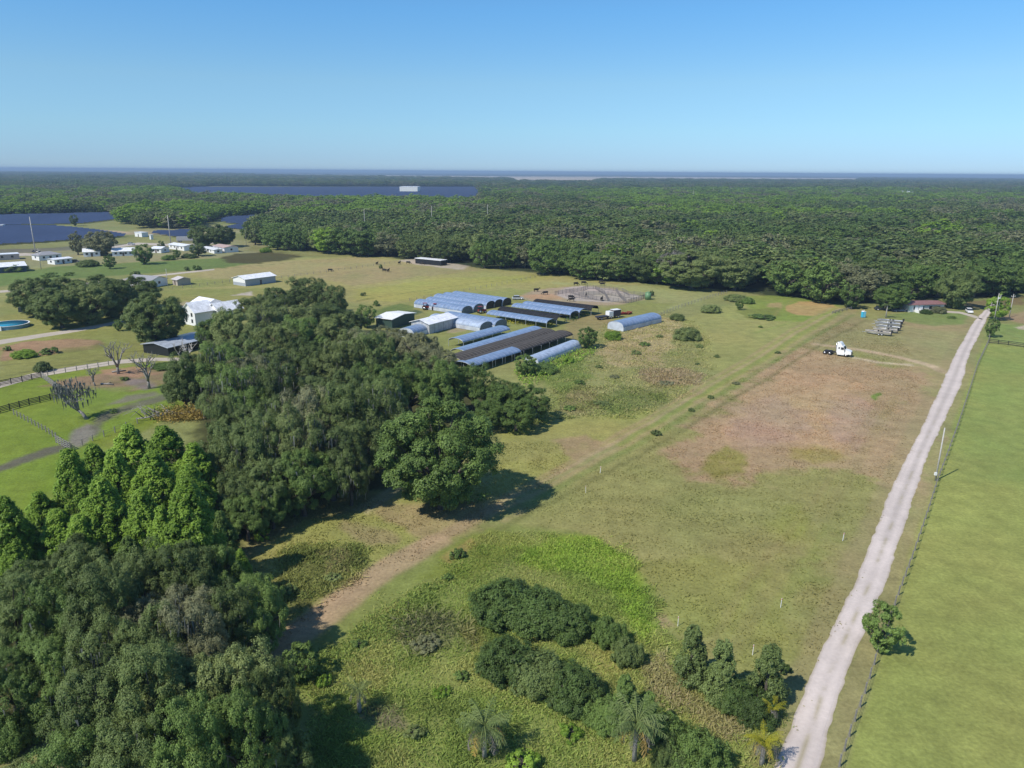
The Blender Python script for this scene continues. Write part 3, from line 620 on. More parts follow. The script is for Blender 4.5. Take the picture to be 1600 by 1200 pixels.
# sweetgums
GUM = [(152, 740, 80, 'bright', 15), (206, 724, 84, 'bright', 15), (262, 722, 90, 'bright', 16), (306, 742, 66, 'bright', 15), (118, 768, 76, 'bright', 15), (186, 764, 86, 'bright', 15), (244, 768, 88, 'bright', 16), (300, 780, 80, 'bright', 16),
       (16, 838, 74, 'bright', 13), (66, 812, 64, 'bright', 11), (166, 812, 92, 'bright', 17), (228, 826, 70, 'bright', 13), (300, 828, 92, 'bright', 17), (346, 830, 44, 'mid', 9), (26, 880, 60, 'bright', 9), (378, 888, 40, 'bright', 7), (206, 880, 60, 'mid', 10), (96, 838, 70, 'bright', 12), (258, 852, 60, 'bright', 12), (40, 850, 60, 'bright', 10), (130, 850, 66, 'bright', 12)]
for i, (cx, cy, wp, lf, H) in enumerate(GUM):
    H *= .70+.22*((i*5) % 7)/6; x, y, R = tpx(cx, cy+6, wp*(.95+.16*((i*3) % 5)/4), H*1.06, .5)
    lab = f"{'bright' if lf == 'bright' else 'deeper'} green pyramidal sweetgum on the wood's left flank, {ordn(i)} counted from the back"
    place_tree('sweetgum', 'gum', lf, x, y, R, H, lab, group='sweetgums on the left flank of the wood')
LOW = [
 [(60, 905, 130, 'oak', 'oak', 11), (120, 868, 100, 'oak', 'oak', 10), (150, 905, 130, 'oak', 'oak', 11), (225, 912, 130, 'oak', 'oak', 11), (290, 908, 120, 'oak', 'oak', 11), (335, 905, 90, 'oak', 'mid', 9), (392, 925, 100, 'oak', 'mid', 10)],
 [(20, 955, 130, 'oak', 'oak', 11), (90, 975, 130, 'oak', 'mid', 11), (165, 965, 140, 'oak', 'oak', 12), (236, 975, 140, 'mossy', 'gray', 12), (300, 970, 130, 'mossy', 'gray', 12), (355, 965, 110, 'oak', 'oak', 11), (402, 965, 90, 'oak', 'mid', 9)],
 [(15, 1050, 130, 'oak', 'mid', 10), (80, 1040, 120, 'oak', 'mid', 10), (160, 1035, 130, 'mossy', 'oak', 11), (230, 1030, 120, 'oak', 'oak', 11), (300, 1022, 110, 'mossy', 'gray', 11)],
 [(165, 1120, 150, 'oak', 'oak', 11), (240, 1105, 150, 'oak', 'oak', 12), (310, 1078, 140, 'oak', 'olive', 13), (375, 1075, 130, 'oak', 'olive', 13), (425, 1100, 110, 'oak', 'oak', 11)],
 [(130, 1195, 160, 'oak', 'mid', 10), (215, 1190, 170, 'oak', 'oak', 11), (300, 1175, 170, 'oak', 'mid', 12), (378, 1165, 150, 'oak', 'mid', 11), (445, 1170, 100, 'oak', 'oak', 9)],
 [(10, 1140, 90, 'bush', 'mid', 4), (60, 1110, 90, 'bush', 'mid', 4), (20, 1205, 90, 'bush', 'olive', 3)],
]
for ri, row in enumerate(LOW):
    for i, (cx, cy, wp, key, lf, H) in enumerate(row):
        x, y, R = tpx(cx, cy, wp, H)
        lab = f"{DESC[lf]} {'shrub' if key == 'bush' else 'live oak'} in the near left thicket, {ORD[ri]} row back, {ordn(i)} from left"
        place_tree('live_oak' if key != 'bush' else 'shrub', key, lf, x, y, R*(.8+.2*((i*53+ri*29) % 13)/12), H*(.82+.36*((i*37+ri*61) % 17)/16), lab, cat='tree' if key != 'bush' else 'shrub', group='live oaks in the near thicket' if key != 'bush' else 'shrubs beside the near thicket')
# single trees and shrubs: base px (x, y), width px, mesh, leaf, height m, name, label
SINGLE = [
 (60, 494, 73, 'round', 'oak', 15, 'live_oak', 'dark spreading oak at the left end of the yard grove'),
 (108, 484, 66, 'round', 'oak', 13, 'live_oak', 'dark oak at the back of the yard grove, second from left'),
 (152, 480, 72, 'round', 'oak', 13, 'live_oak', 'dark oak at the back centre of the yard grove'),
 (98, 512, 75, 'round', 'oak', 14, 'live_oak', 'paler oak leaning over the farm lane near the pool'),
 (140, 506, 79, 'round', 'olive', 15, 'live_oak', 'paler oak front centre of the yard grove over its shadow'),
 (178, 496, 72, 'round', 'oak', 15, 'live_oak', 'dark oak with a visible trunk right in the yard grove'),
 (216, 484, 66, 'round', 'oak', 13, 'live_oak', 'oak at the right end of the yard grove before the white house'),
 (248, 542, 90, 'round', 'oak', 17, 'live_oak', 'large dark oak standing between the white gabled farmhouse and the lane'),
 (186, 517, 15, 'tree', 'mid', 4, 'young_tree', 'small round tree by the lane left of the large dark oak'),
 (122, 398, 22, 'tree', 'gray', 15, 'tall_tree', 'tall thin grey tree left beside the hip roofed white house'),
 (160, 399, 46, 'round', 'gray', 16, 'live_oak', 'wide grey-brown oak behind the long white houses'),
 (225, 413, 30, 'tree', 'mid', 12, 'shade_tree', 'round green tree in front of the long white house row'),
 (172, 420, 19, 'tree', 'mid', 8, 'shade_tree', 'small green tree at the edge of the pasture below the houses'),
 (253, 392, 12, 'tree', 'oak', 7, 'shade_tree', 'narrow dark tree between two white mobile homes'),
 (277, 404, 13, 'tree', 'mid', 6, 'shade_tree', 'little round tree left of the dark shrubs'),
 (318, 386, 44, 'round', 'oak', 16, 'live_oak', 'large dark oak left behind the red roofed mobile home'),
 (348, 386, 42, 'round', 'oak', 16, 'live_oak', 'large dark oak right behind the red roofed mobile home'),
 (311, 400, 30, 'tree', 'oak', 9, 'shade_tree', 'dark tree in front of the red roofed mobile home'),
 (117, 353, 13, 'tree', 'oak', 11, 'shade_tree', 'lone dark tree on the strip between the solar fields'),
 (1080, 451, 100, 'round', 'olive', 18, 'live_oak', 'huge spreading oak at the forest edge beyond the pasture corner'),
 (1008, 441, 60, 'round', 'oak', 14, 'live_oak', 'dark round oak at the forest edge left of the huge oak'),
 (1329, 482, 36, 'tree', 'mid', 10, 'shade_tree', 'round tree at the far end of the mown strip'),
 (1390, 485, 54, 'round', 'mid', 11, 'live_oak', 'round green oak beside the maroon roofed home'),
 (1492, 482, 60, 'round', 'oak', 17, 'live_oak', 'dark yard oak behind the white parked car'),
 (1556, 500, 34, 'tree', 'bright', 10, 'roadside_tree', 'bright green tree at the far end of the gravel road'),
 (1548, 527, 20, 'tree', 'mid', 7, 'young_tree', 'thin young tree by the corner of the roadside fence'),
 (1374, 1018, 62, 'tree', 'mid', 6.5, 'roadside_tree', 'lone leafy tree over the fence beside the gravel road'),
 (917, 544, 34, 'tree', 'mid', 7, 'shade_tree', 'dark round tree at the end of the low white tunnel'),
 (820, 586, 36, 'tree', 'mid', 6, 'shade_tree', 'small dark tree between the wood and the tunnels'),
 (1155, 484, 13, 'tree', 'mid', 4, 'young_tree', 'small upright green tree in the rough behind the pasture fence'),
 (472, 1062, 58, 'tree', 'mid', 4.5, 'young_tree', 'feathery young tree beside the dirt track near the thicket'),
]
for (bx, by, wp, key, lf, H, nm, lab) in SINGLE:
    p = G(bx, by); place_tree(nm, key, lf, p.x, p.y, wp/2/ppm(p), H, lab, rz=0 if nm == 'roadside_tree' else None, moss=False)
# shrubs: base px, width px, mesh, leaf, height, label
SHRUB = [
 (790, 960, 120, 'bush', 'cedar', 4.6, 'dark dense shrub mound at the left end of the upper long thicket'),
 (835, 970, 120, 'bush', 'cedar', 4.8, 'dark dense shrub mound in the middle of the upper long thicket'),
 (882, 985, 86, 'bush', 'cedar', 4.2, 'dark shrub mound at the right end of the upper long thicket'),
 (950, 1004, 54, 'bush', 'mid', 4.0, 'dark shrub right of the upper long thicket'),
 (978, 1034, 52, 'bush', 'oak', 3.6, 'dark shrub beside the tan clearing above the cedars'),
 (795, 1050, 100, 'bush', 'cedar', 4.2, 'dark shrub mound at the left end of the lower long thicket'),
 (845, 1070, 100, 'bush', 'oak', 4.0, 'dark shrub mound in the middle of the lower long thicket'),
 (895, 1092, 100, 'bush', 'cedar', 4.2, 'dark shrub mound at the right end of the lower long thicket'),
 (948, 1130, 70, 'bush', 'mid', 3.4, 'green shrub below the lower long thicket beside the middle palm'),
 (1035, 1160, 80, 'bush', 'mid', 3.6, 'green shrub right behind the middle palm'),
 (1090, 1200, 96, 'bush', 'mid', 5.0, 'large green shrub at the bottom edge left of the yellow palm'),
 (1050, 1200, 60, 'bush', 'oak', 3.6, 'darker shrub left beside the large bottom edge shrub'),
 (1180, 1118, 72, 'bush', 'cedar', 3.2, 'low dark shrub at the foot of the cedars by the yellow palm'),
 (1150, 1105, 74, 'bush', 'cedar', 3.4, 'low dark shrub between the cedars'),
 (1220, 1050, 30, 'small', 'cedar', 1.8, 'small shrub at the right foot of the cedars'),
 (665, 1010, 46, 'small', 'gray', 1.2, 'grey leafless looking shrub in the rough grass'),
 (820, 1200, 56, 'small', 'bright', 2.0, 'light green shrub at the bottom edge left of the middle palm'),
 (715, 870, 26, 'small', 'mid', 1.6, 'small shrub at the top of the rough meadow by the track'),
 (1073, 530, 42, 'bush', 'olive', 5.0, 'large round palmetto shrub alone in the rough'),
 (1110, 488, 30, 'bush', 'olive', 4.0, 'broad shrub by the pasture fence corner'),
 (1058, 500, 24, 'bush', 'olive', 3.0, 'low shrub between the pasture fence and the round palmetto'),
 (1150, 470, 34, 'bush', 'olive', 3.5, 'broad olive shrub in front of the forest edge'),
 (1168, 474, 20, 'bush', 'mid', 3.0, 'small shrub right of the broad olive shrub'),
 (1190, 497, 44, 'small', 'mid', 1.6, 'flat green shrub patch beside the sandy mound'),
 (958, 530, 28, 'bush', 'bright', 3.5, 'light green shrub at the corner of the blue roofed tunnel'),
 (1093, 543, 14, 'small', 'olive', 1.5, 'small shrub below the round palmetto'),
 (993, 553, 16, 'small', 'olive', 1.5, 'small shrub on the tan weedy bank'),
 (887, 566, 22, 'small', 'bright', 2.4, 'yellow green shrub beside the low white tunnel'),
 (1025, 679, 18, 'small', 'oak', 1.3, 'small dark shrub on the line between the meadow and the field'),
 (1080, 642, 12, 'small', 'oak', 1.0, 'tiny shrub further up the field boundary'),
 (1110, 622, 12, 'small', 'oak', 1.0, 'tiny shrub halfway up the field boundary'),
 (1188, 512, 8, 'small', 'mid', 1.0, 'tiny round shrub on the mown strip'),
 (137, 416, 34, 'bush', 'oak', 4.5, 'low wide dark shrub left of the small green pasture tree'),
 (20, 424, 44, 'bush', 'oak', 5.0, 'dark shrub mass in front of the dark walled house'),
 (212, 430, 15, 'small', 'oak', 3.0, 'round shrub beside the pasture lane'),
 (264, 406, 20, 'bush', 'mid', 4.0, 'green shrub right of the round shade tree'),
 (296, 403, 24, 'bush', 'oak', 3.5, 'dark shrub left of the dark tree by the mobile home'),
 (292, 423, 9, 'small', 'oak', 3.0, 'small dark shrub at the end of the pasture lane'),
 (307, 422, 14, 'small', 'mid', 3.5, 'feathery shrub at the end of the pasture lane'),
 (415, 394, 18, 'bush', 'bright', 4.0, 'light green shrub at the far edge of the brown patch'),
 (78, 432, 26, 'small', 'mid', 2.4, 'thin shrub in the green pasture behind the grove'),
 (108, 430, 18, 'small', 'mid', 2.0, 'second thin shrub in the green pasture behind the grove'),
 (38, 558, 36, 'bush', 'bright', 2.6, 'bright green shrub on the brown patch below the pool'),
 (80, 552, 26, 'small', 'mid', 2.4, 'shrub at the middle of the brown patch below the pool'),
 (12, 548, 12, 'small', 'mid', 2.0, 'small shrub at the left end of the brown patch'),
 (68, 580, 25, 'bush', 'oak', 3.2, 'dark round shrub beside the board fence and the lane'),
 (194, 594, 14, 'small', 'mid', 1.2, 'small shrub on the bare soil between the dead trees'),
 (262, 574, 44, 'bush', 'mid', 1.8, 'low hedge at the right end of the fenced lane'),
 (178, 645, 12, 'small', 'mid', 1.0, 'tiny shrub at the shadow of the mossy dead tree'),
 (568, 462, 10, 'small', 'oak', 2.0, 'tiny dark shrub on the ditch line in the hay field'),
 (588, 478, 10, 'small', 'mid', 3.0, 'small shrub above the vegetable beds'),
 (595, 420, 6, 'small', 'oak', 3.5, 'thin sapling among the far cattle'),
 (842, 580, 60, 'bush', 'mid', 2.6, 'shrub row along the front of the low white tunnel'),
 (410, 842, 26, 'small', 'bright', 2.2, 'light green shrub at the foot of the wood'),
 (414, 990, 10, 'small', 'yellow', 2.0, 'yellow green sapling in the thicket shadow'),
 (506, 1070, 26, 'small', 'bright', 1.6, 'light green shrub next to the feathery young tree'),
 (905, 600, 20, 'small', 'mid', 1.4, 'small shrub in the weeds left of the brown weed patch'),
 (935, 575, 14, 'small', 'olive', 1.2, 'small shrub above the left end of the weedy bank'),
 (960, 590, 16, 'small', 'gray', 1.0, 'greyish shrub in the centre of the weedy bank'),
 (1007, 540, 18, 'small', 'mid', 1.6, 'small green shrub between tan weeds and the palmetto'),
 (1030, 527, 12, 'small', 'olive', 1.3, 'tiny shrub just left of the palmetto'),
 (1010, 505, 20, 'bush', 'gray', 2.0, 'greyish shrub at the foot of the apart blue tunnel'),
 (1040, 600, 24, 'small', 'gray', 1.0, 'brownish shrub in the brown weed patch'),
 (890, 640, 22, 'small', 'mid', 1.2, 'low shrub near the right tip of the wood'),
 (940, 632, 26, 'small', 'olive', 1.0, 'low spreading shrub in the lower bank'),
 (1120, 558, 10, 'small', 'oak', 1.0, 'tiny dark shrub on the slope below the palmetto'),
 (1090, 570, 8, 'small', 'oak', .9, 'tiny dark shrub right of the brown weed patch'),
 (1215, 552, 10, 'small', 'oak', .9, 'tiny shrub near the top of the field boundary'),
 (1150, 600, 12, 'small', 'gray', .8, 'tiny grey shrub on the upper field boundary'),
 (700, 905, 20, 'small', 'mid', 1.0, 'small shrub in the top left of the rough meadow'),
 (560, 1010, 26, 'small', 'mid', 1.0, 'low shrub in the rough grass beside the dirt track'),
 (690, 1085, 30, 'small', 'bright', 1.0, 'bright low shrub left of the lower long thicket'),
 (720, 1060, 26, 'small', 'mid', 1.1, 'green shrub against the left foot of the lower thicket'),
 (890, 1150, 40, 'small', 'bright', 1.5, 'bright shrub between the two green palms'),
 (650, 1150, 34, 'small', 'olive', 1.2, 'olive shrub left of the drooping palm'),
 (450, 925, 30, 'small', 'oak', 1.2, 'dark shrub in the weeds at the near thicket edge'),
 (520, 905, 26, 'small', 'olive', 1.0, 'olive shrub in the weeds between wood and track'),
 (1446, 490, 20, 'bush', 'cedar', 2.0, 'dark clipped shrub in front of the maroon roofed home'),
 (1466, 489, 22, 'bush', 'gray', 3.4, 'pale grey shrub at the right corner of the maroon roofed home'),
 (1487, 497, 16, 'small', 'mid', 1.0, 'low green plants on the lawn by the road end'),
 (1330, 479, 14, 'bush', 'oak', 2.5, 'dark low shrub under the round tree at the strip end'),
 (1018, 463, 9, 'small', 'oak', 3.4, 'dark shrub beside the green water tank'),
]
for (bx, by, wp, key, lf, H, lab) in SHRUB:
    p = G(bx, by); place_tree('shrub', key, lf, p.x, p.y, wp/2/ppm(p)*1.12, H, lab, cat='shrub', group='scattered shrubs')
for (bx, by, wp, H, lab) in [(1078, 1064, 54, 5.6, 'leftmost of the three dark pointed cedars near the road'), (1124, 1088, 56, 5.6, 'middle of the three dark pointed cedars near the road'),
                             (1196, 1096, 62, 5.6, 'rightmost of the three dark pointed cedars near the road'), (976, 1110, 40, 3.6, 'small pointed cedar above the middle palm'), (1012, 1140, 34, 3.6, 'slim cedar right behind the middle palm')]:
    p = G(bx, by); place_tree('cedar', 'cedar', 'oak' if H > 4 else 'mid', p.x, p.y, wp/2/ppm(p)*1.15, H*1.12, lab, group='cedars near the gravel road')

# ------------------------------------------------------------------ forest
def forest_points():
    P = []
    for d0, d1, sp, sx in ((230, 700, 10, 1.1), (700, 1500, 12, 1.25), (1500, 3000, 16, 1.55), (3000, 8000, 30, 2.6)):
        ys = np.arange(d0, d1, sp); xs = np.arange(-.9*d1-60, .9*d1+60, sp)
        X, Y = np.meshgrid(xs, ys); X = (X+rng.uniform(-.8, .8, X.shape)*sp).ravel(); Y = (Y+rng.uniform(-.8, .8, Y.shape)*sp).ravel()
        px, py = proj(X, Y); k = (np.abs(px-800) < 1050) & in_forest(px, py) & (Y > 60)
        clear = ~((fnoise(X, Y, 420, 121) > .70) & (Y > 1500))
        k &= clear; P.append(np.stack([X[k], Y[k], np.full(k.sum(), sx), px[k], py[k]], 1))
    return np.concatenate(P)
FP = forest_points()
X, Y, PX, PY = FP[:, 0], FP[:, 1], FP[:, 3], FP[:, 4]
N = len(FP); u = rng.uniform(0, 1, N); u = np.clip(.5*u+.5*((fnoise(X, Y, 70, 161, 2)-.5)*2.2+.5), 0, 1); zone = fnoise(X, Y, 160, 131, 3); z2 = fnoise(X, Y, 60, 141, 3)
kind = np.where(u < .42, 0, np.where(u < .60, 1, 2))                         # 0 dark, 1 olive, 2 mid
lime = ((PY < 352) & (PY > 300) & (zone > .44) & (u > .25)) | ((rng.uniform(0, 1, N) > .965)) | ((PX < 420) & (PY < 360) & (PY > 308) & (u > .62))
gray = (z2 > .60) & (u < .55) | (u < .07)
kind = np.where(lime, 3, kind); kind = np.where(gray, 4, kind)
kind = np.where((PY < 301) & (kind == 3), 2, kind)
bare = (rng.uniform(0, 1, N) < .012); kind = np.where(bare, 5, kind)
KL = ['oak', 'olive', 'mid', 'bright', 'gray', 'dead']
hs = rng.uniform(.82, 1.16, N)*(.80+.40*fnoise(X, Y, 35, 151)); ws = np.clip(np.exp(rng.normal(0, .26, N)), .55, 1.75); hs = hs*(.8+.2*ws)*np.where(rng.uniform(0, 1, N) < .06, 1.22, 1)
# the trees of the forest edge that show largest stand as individuals
front = np.zeros(N, bool)
fr = [(392, 384), (470, 398), (560, 400), (640, 408), (740, 419), (860, 433), (1000, 443), (1120, 453), (1220, 469), (1300, 477), (1400, 472), (1480, 468), (1520, 470), (1600, 460)]
fy = np.interp(PX, [a for a, b in fr], [b for a, b in fr])
score = (fy-PY); ok = (PX > 388) & (PX < 1606) & (score < 30)
idx = np.nonzero(ok)[0]; idx = idx[np.argsort(score[idx]*(1+.0))][:150]; front[idx] = True
rows = {}
for q in idx: rows.setdefault(0 if score[q] < 3 else 1 if score[q] < 7 else 2, []).append(q)
RN = ['front', 'second', 'third']
EDGEN = {0: 'dark oak', 1: 'olive oak', 2: 'mid green oak', 3: 'light green tree', 4: 'grey-green mossy oak', 5: 'bare grey tree'}
for rn, qs in rows.items():
    for i, q in enumerate(sorted(qs, key=lambda q: PX[q])):
        place_tree('forest_edge_tree', 'edge', KL[kind[q]], X[q], Y[q], 7.4*ws[q], 14.5*hs[q], f"{EDGEN[int(kind[q])]} in the {RN[rn]} row of the long forest edge, {ordn(i)} from the left", group='trees along the forest edge')
srcs = bpy.data.collections.new('forest_source')        # not linked to the scene: only feeds the forest object
for ki, kl in enumerate(KL):
    for s in range(3):
        V, F, T, Cn, r = crown('fine', 6, 14, 90, 52 if ki < 5 else 22, .72 if ki < 5 else .6, 200+ki*7+s, 8)
        me = npmesh('crown', V, F, [LEAF[kl]], attrs={'tint': ('FLOAT', 'POINT', T)})
        o = bpy.data.objects.new(f'forest_crown_{ki}{s}', me); srcs.objects.link(o)
k = ~front; n = int(k.sum())
pm = bpy.data.meshes.new('forest'); pm.vertices.add(n); pm.vertices.foreach_set('co', np.stack([X[k], Y[k], np.zeros(n)], 1).astype(np.float32).ravel())
def pattr(me, nm, typ, arr, key='value'):
    a = me.attributes.new(nm, typ, 'POINT'); a.data.foreach_set(key, np.ascontiguousarray(arr, np.int32 if typ == 'INT' else np.float32).ravel())
pattr(pm, 'pick', 'INT', kind[k]*3+rng.integers(0, 3, n))
far1 = FP[k, 2]
pattr(pm, 'size', 'FLOAT_VECTOR', np.stack([1.38*ws[k]*far1, 1.38*ws[k]*far1, hs[k]*(1+(far1-1)*.12)], 1), 'vector')
pattr(pm, 'turn', 'FLOAT_VECTOR', np.stack([np.zeros(n), np.zeros(n), rng.uniform(0, 6.28, n)], 1), 'vector')
def instancer(name, me, coll, **kw):
    o = linkmesh(name, me); tag(o, kind='stuff', **kw)
    ng = bpy.data.node_groups.new(name+'_nodes', 'GeometryNodeTree')
    ng.interface.new_socket('Geometry', in_out='INPUT', socket_type='NodeSocketGeometry'); ng.interface.new_socket('Geometry', in_out='OUTPUT', socket_type='NodeSocketGeometry')
    gi = ng.nodes.new('NodeGroupInput'); go = ng.nodes.new('NodeGroupOutput'); ip = ng.nodes.new('GeometryNodeInstanceOnPoints')
    ci = ng.nodes.new('GeometryNodeCollectionInfo'); ci.inputs[0].default_value = coll; ci.inputs['Separate Children'].default_value = True; ci.inputs['Reset Children'].default_value = True
    def na(nm, dt):
        a = ng.nodes.new('GeometryNodeInputNamedAttribute'); a.data_type = dt; a.inputs[0].default_value = nm
        return next(s for s in a.outputs if s.enabled and s.name == 'Attribute')
    ng.links.new(gi.outputs[0], ip.inputs['Points']); ng.links.new(ci.outputs[0], ip.inputs['Instance']); ip.inputs['Pick Instance'].default_value = True
    ng.links.new(na('pick', 'INT'), ip.inputs['Instance Index']); ng.links.new(na('turn', 'FLOAT_VECTOR'), ip.inputs['Rotation']); ng.links.new(na('size', 'FLOAT_VECTOR'), ip.inputs['Scale'])
    ng.links.new(ip.outputs[0], go.inputs[0]); md = o.modifiers.new('scatter', 'NODES'); md.node_group = ng
    return o
instancer('forest', pm, srcs, label='endless mixed green forest filling the plain to the horizon', cat='forest')

# ------------------------------------------------------------------ rough grass and weeds (ground cover)
def tufts(name, label, regions, seed, own=.5):
    g = np.random.default_rng(seed); VV = []; CC = []
    for poly, dens, h, cols, w, npow in regions:
        P = wpoly(poly); xs = [p[0] for p in P]; ys = [p[1] for p in P]
        n = int(dens*(max(xs)-min(xs))*(max(ys)-min(ys))); x = g.uniform(min(xs), max(xs), n); y = g.uniform(min(ys), max(ys), n)
        m = fnoise(x, y, 3.2, seed+3, 3)
        jx = (fnoise(x, y, 5, seed+11, 3)-.5)*7+g.normal(size=n)*.7; jy = (fnoise(x, y, 5, seed+15, 3)-.5)*7+g.normal(size=n)*.7
        k = inpoly(x+jx, y+jy, P) & (g.uniform(0, 1, n) < np.clip((m-.22)*npow, .30, 1)); x, y, m = x[k], y[k], m[k]; n = len(x)
        hh = h*g.uniform(.35, 1.3, n)*(.5+m); a = g.uniform(0, 2*PI, n); ww = w*g.uniform(.5, 1.4, n)
        dx = np.cos(a)*ww; dy = np.sin(a)*ww; lx = g.normal(size=n)*hh*.95; ly = g.normal(size=n)*hh*.95
        V = np.empty((n, 4, 3)); V[:, 0] = np.stack([x-dx, y-dy, np.zeros(n)], 1); V[:, 1] = np.stack([x+dx, y+dy, np.zeros(n)], 1)
        V[:, 2] = np.stack([x+dx*.8+lx, y+dy*.8+ly, hh], 1); V[:, 3] = np.stack([x-dx*.7+lx, y-dy*.7+ly, hh*.9], 1)
        cols = np.array([lin(c) for c in cols]); z = fnoise(x, y, 6, seed+7, 2)+g.normal(size=n)*.13; ci = np.clip((z-.2)/.6*len(cols), 0, len(cols)-1).astype(int)
        c = cols[ci]*1.85*own+ground_color(x, y)*(1.35 if own == 0 else 1.7)*(1-own); c = c*g.uniform(.82, 1.2, (n, 1)); VV.append(V.reshape(-1, 3)); CC.append(np.repeat(c, 4, 0))
    V = np.concatenate(VV); c = np.concatenate(CC); me = npmesh(name, V, np.arange(len(V)).reshape(-1, 4), [TUFT], attrs={'col': ('FLOAT_COLOR', 'POINT', np.concatenate([c, np.ones((len(c), 1))], 1))})
    return tag(linkmesh(name, me), label=label, cat='weeds', kind='stuff')
TUFT = attr_mat('weed_blade', .8, .45)
GREENS = [(84, 104, 46), (106, 128, 56), (122, 142, 66), (136, 146, 78), (150, 148, 90)]
FOREG = [(430, 1260), (520, 1120), (470, 1050), (520, 1010), (650, 912), (722, 866), (800, 832), (900, 832), (985, 870), (1010, 930), (1050, 990), (1090, 1040), (1230, 1110), (1200, 1260)]
tufts('rough_grass', 'knee high rough grass and weeds of the foreground meadow', [
    (FOREG, 110, .24, GREENS, .05, 2.2),
    ([(800, 875), (850, 838), (930, 838), (985, 870), (1000, 910), (1035, 990), (1010, 1010), (960, 940), (900, 900), (840, 890)], 70, .30, [(108, 134, 54), (120, 148, 56), (134, 154, 66), (146, 156, 78)], .07, 3),
    ([(430, 870), (480, 848), (560, 850), (580, 880), (520, 930), (450, 950), (440, 900)], 45, .34, [(84, 100, 48), (104, 118, 58), (124, 128, 72)], .08, 3),
    ([(630, 925), (660, 915), (530, 1010), (490, 1040), (520, 1060), (660, 960), (710, 890)], 45, .34, [(84, 106, 48), (104, 126, 58)], .08, 3),
    ([(1000, 1050), (1040, 1020), (1060, 1080), (1110, 1110), (1160, 1110), (1180, 1160), (1140, 1160), (1070, 1120), (1010, 1080)], 70, .38, [(132, 122, 90), (148, 134, 106), (128, 126, 84)], .06, 3),
    ([(610, 960), (720, 950), (740, 1010), (660, 1040), (600, 1010)], 40, .5, [(96, 96, 70), (128, 120, 92), (84, 100, 56)], .07, 3)], 301)
tufts('rough_grass', 'patchy tall weeds on the bank between the wood and the mown strip', [
    ([(870, 545), (960, 505), (1040, 490), (1080, 500), (1110, 520), (1100, 600), (1040, 640), (900, 655), (780, 668), (840, 640), (860, 590)], 9, .26, [(112, 122, 64), (128, 134, 76), (142, 138, 88), (154, 144, 102)], .12, 2.6),
    ([(995, 578), (1060, 573), (1100, 588), (1080, 606), (1010, 602)], 12, .4, [(138, 120, 88), (154, 138, 108), (124, 118, 80)], .12, 3),
    ([(860, 605), (960, 600), (1040, 620), (1000, 650), (880, 655)], 9, .35, [(104, 116, 60), (120, 128, 70), (132, 126, 88)], .12, 2.8),
    ([(770, 665), (870, 640), (880, 655), (800, 680)], 10, .35, [(96, 112, 52), (112, 130, 62)], .12, 3)], 311)
tufts('field_stubble', 'sparse short dry stubble over the wide middle field', [
    ([(1310, 500), (1400, 520), (1440, 600), (1370, 770), (1190, 1200), (1050, 1000), (985, 870), (900, 830), (800, 800), (900, 745), (1100, 630), (1250, 540)], 9, .13, [(134, 134, 80), (146, 142, 88), (158, 148, 98), (140, 142, 80)], .09, 2.4)], 321, 0)
tufts('lane_verge', 'thin grass along the diagonal track and lower wood edge', [
    ([(395, 1050), (470, 985), (600, 890), (740, 812), (880, 740), (880, 690), (790, 690), (700, 800), (560, 775), (480, 800), (400, 838), (350, 870), (430, 900), (450, 960)], 8, .2, [(108, 120, 60), (130, 140, 74), (150, 146, 92)], .07, 3)], 331, 0)

# ------------------------------------------------------------------ solar fields
SOLAR = mat('solar_glass', (.036, .050, .098), .3, 0, .5, .15, .05)
def solar(poly, name_label, seed, pitch=6.2, single=False, grp='rows of the solar field'):
    P = wpoly(poly); ys = [p[1] for p in P]; xs = [p[0] for p in P]; big = MB(); k = 0
    y = min(ys)+pitch/2
    while y < max(ys):
        g = np.linspace(min(xs), max(xs), 800); ins = inpoly(g, np.full(800, y), P); e = np.flatnonzero(np.diff(np.concatenate([[0], ins.astype(int), [0]])))
        for a, b in zip(e[::2], e[1::2]):
            x0, x1 = g[a], g[min(b, 799)]
            if x1-x0 < 8: continue
            x0 = round(x0/12)*12; mb = big if single else MB(); ox = 0 if single else (x0+x1)/2; oy = 0 if single else y
            t = math.radians(24); hw = 2.1
            mb.box(((x0+x1)/2-ox, y-oy, 1.75), (x1-x0, 2*hw, .08), rx=t, mi=0)
            n = max(2, int((x1-x0)/14))
            for q in range(n):
                xx = x0+(q+.5)*(x1-x0)/n-ox; mb.box((xx, y-oy+.9, 1.0), (.14, .14, 2.0), mi=1); mb.box((xx, y-oy-.9, .6), (.14, .14, 1.2), mi=1)
            if not single:
                k += 1; tag(mb.build('solar_panel_row', [SOLAR, STEEL], loc=(ox, oy, 0)), label=f'blue solar panel row, {ordn(k-1)} from the front in {name_label}', cat='solar panels', group=grp)
        y += pitch if not single else pitch*1.6
    return big
solar([(-60, 388), (0, 383.5), (70, 379.5), (112, 376.5), (160, 373), (197, 370.6), (150, 363), (110, 358.5), (75, 355.8), (0, 355.8), (-60, 356)], 'the near left solar field', 1)
solar([(-60, 353), (0, 352.5), (85, 351.5), (130, 350), (165, 346), (190, 342), (189, 334.5), (100, 336), (0, 338.5), (-60, 339)], 'the solar field before the woods', 2, 8)
solar([(245, 365), (300, 362), (304, 366), (290, 371), (262, 370)], 'the small middle field', 3)
solar([(352, 348), (352, 341), (428, 338.6), (432, 345), (405, 350), (365, 350.5)], 'the solar field behind the oaks', 4)
solar([(362, 358), (366, 354), (402, 352.5), (396, 359), (372, 360)], 'the lower strip', 5)
mb = solar([(255, 298), (290, 293), (745, 293), (752, 302), (745, 316), (500, 316), (300, 309)], '', 6, 9, True)
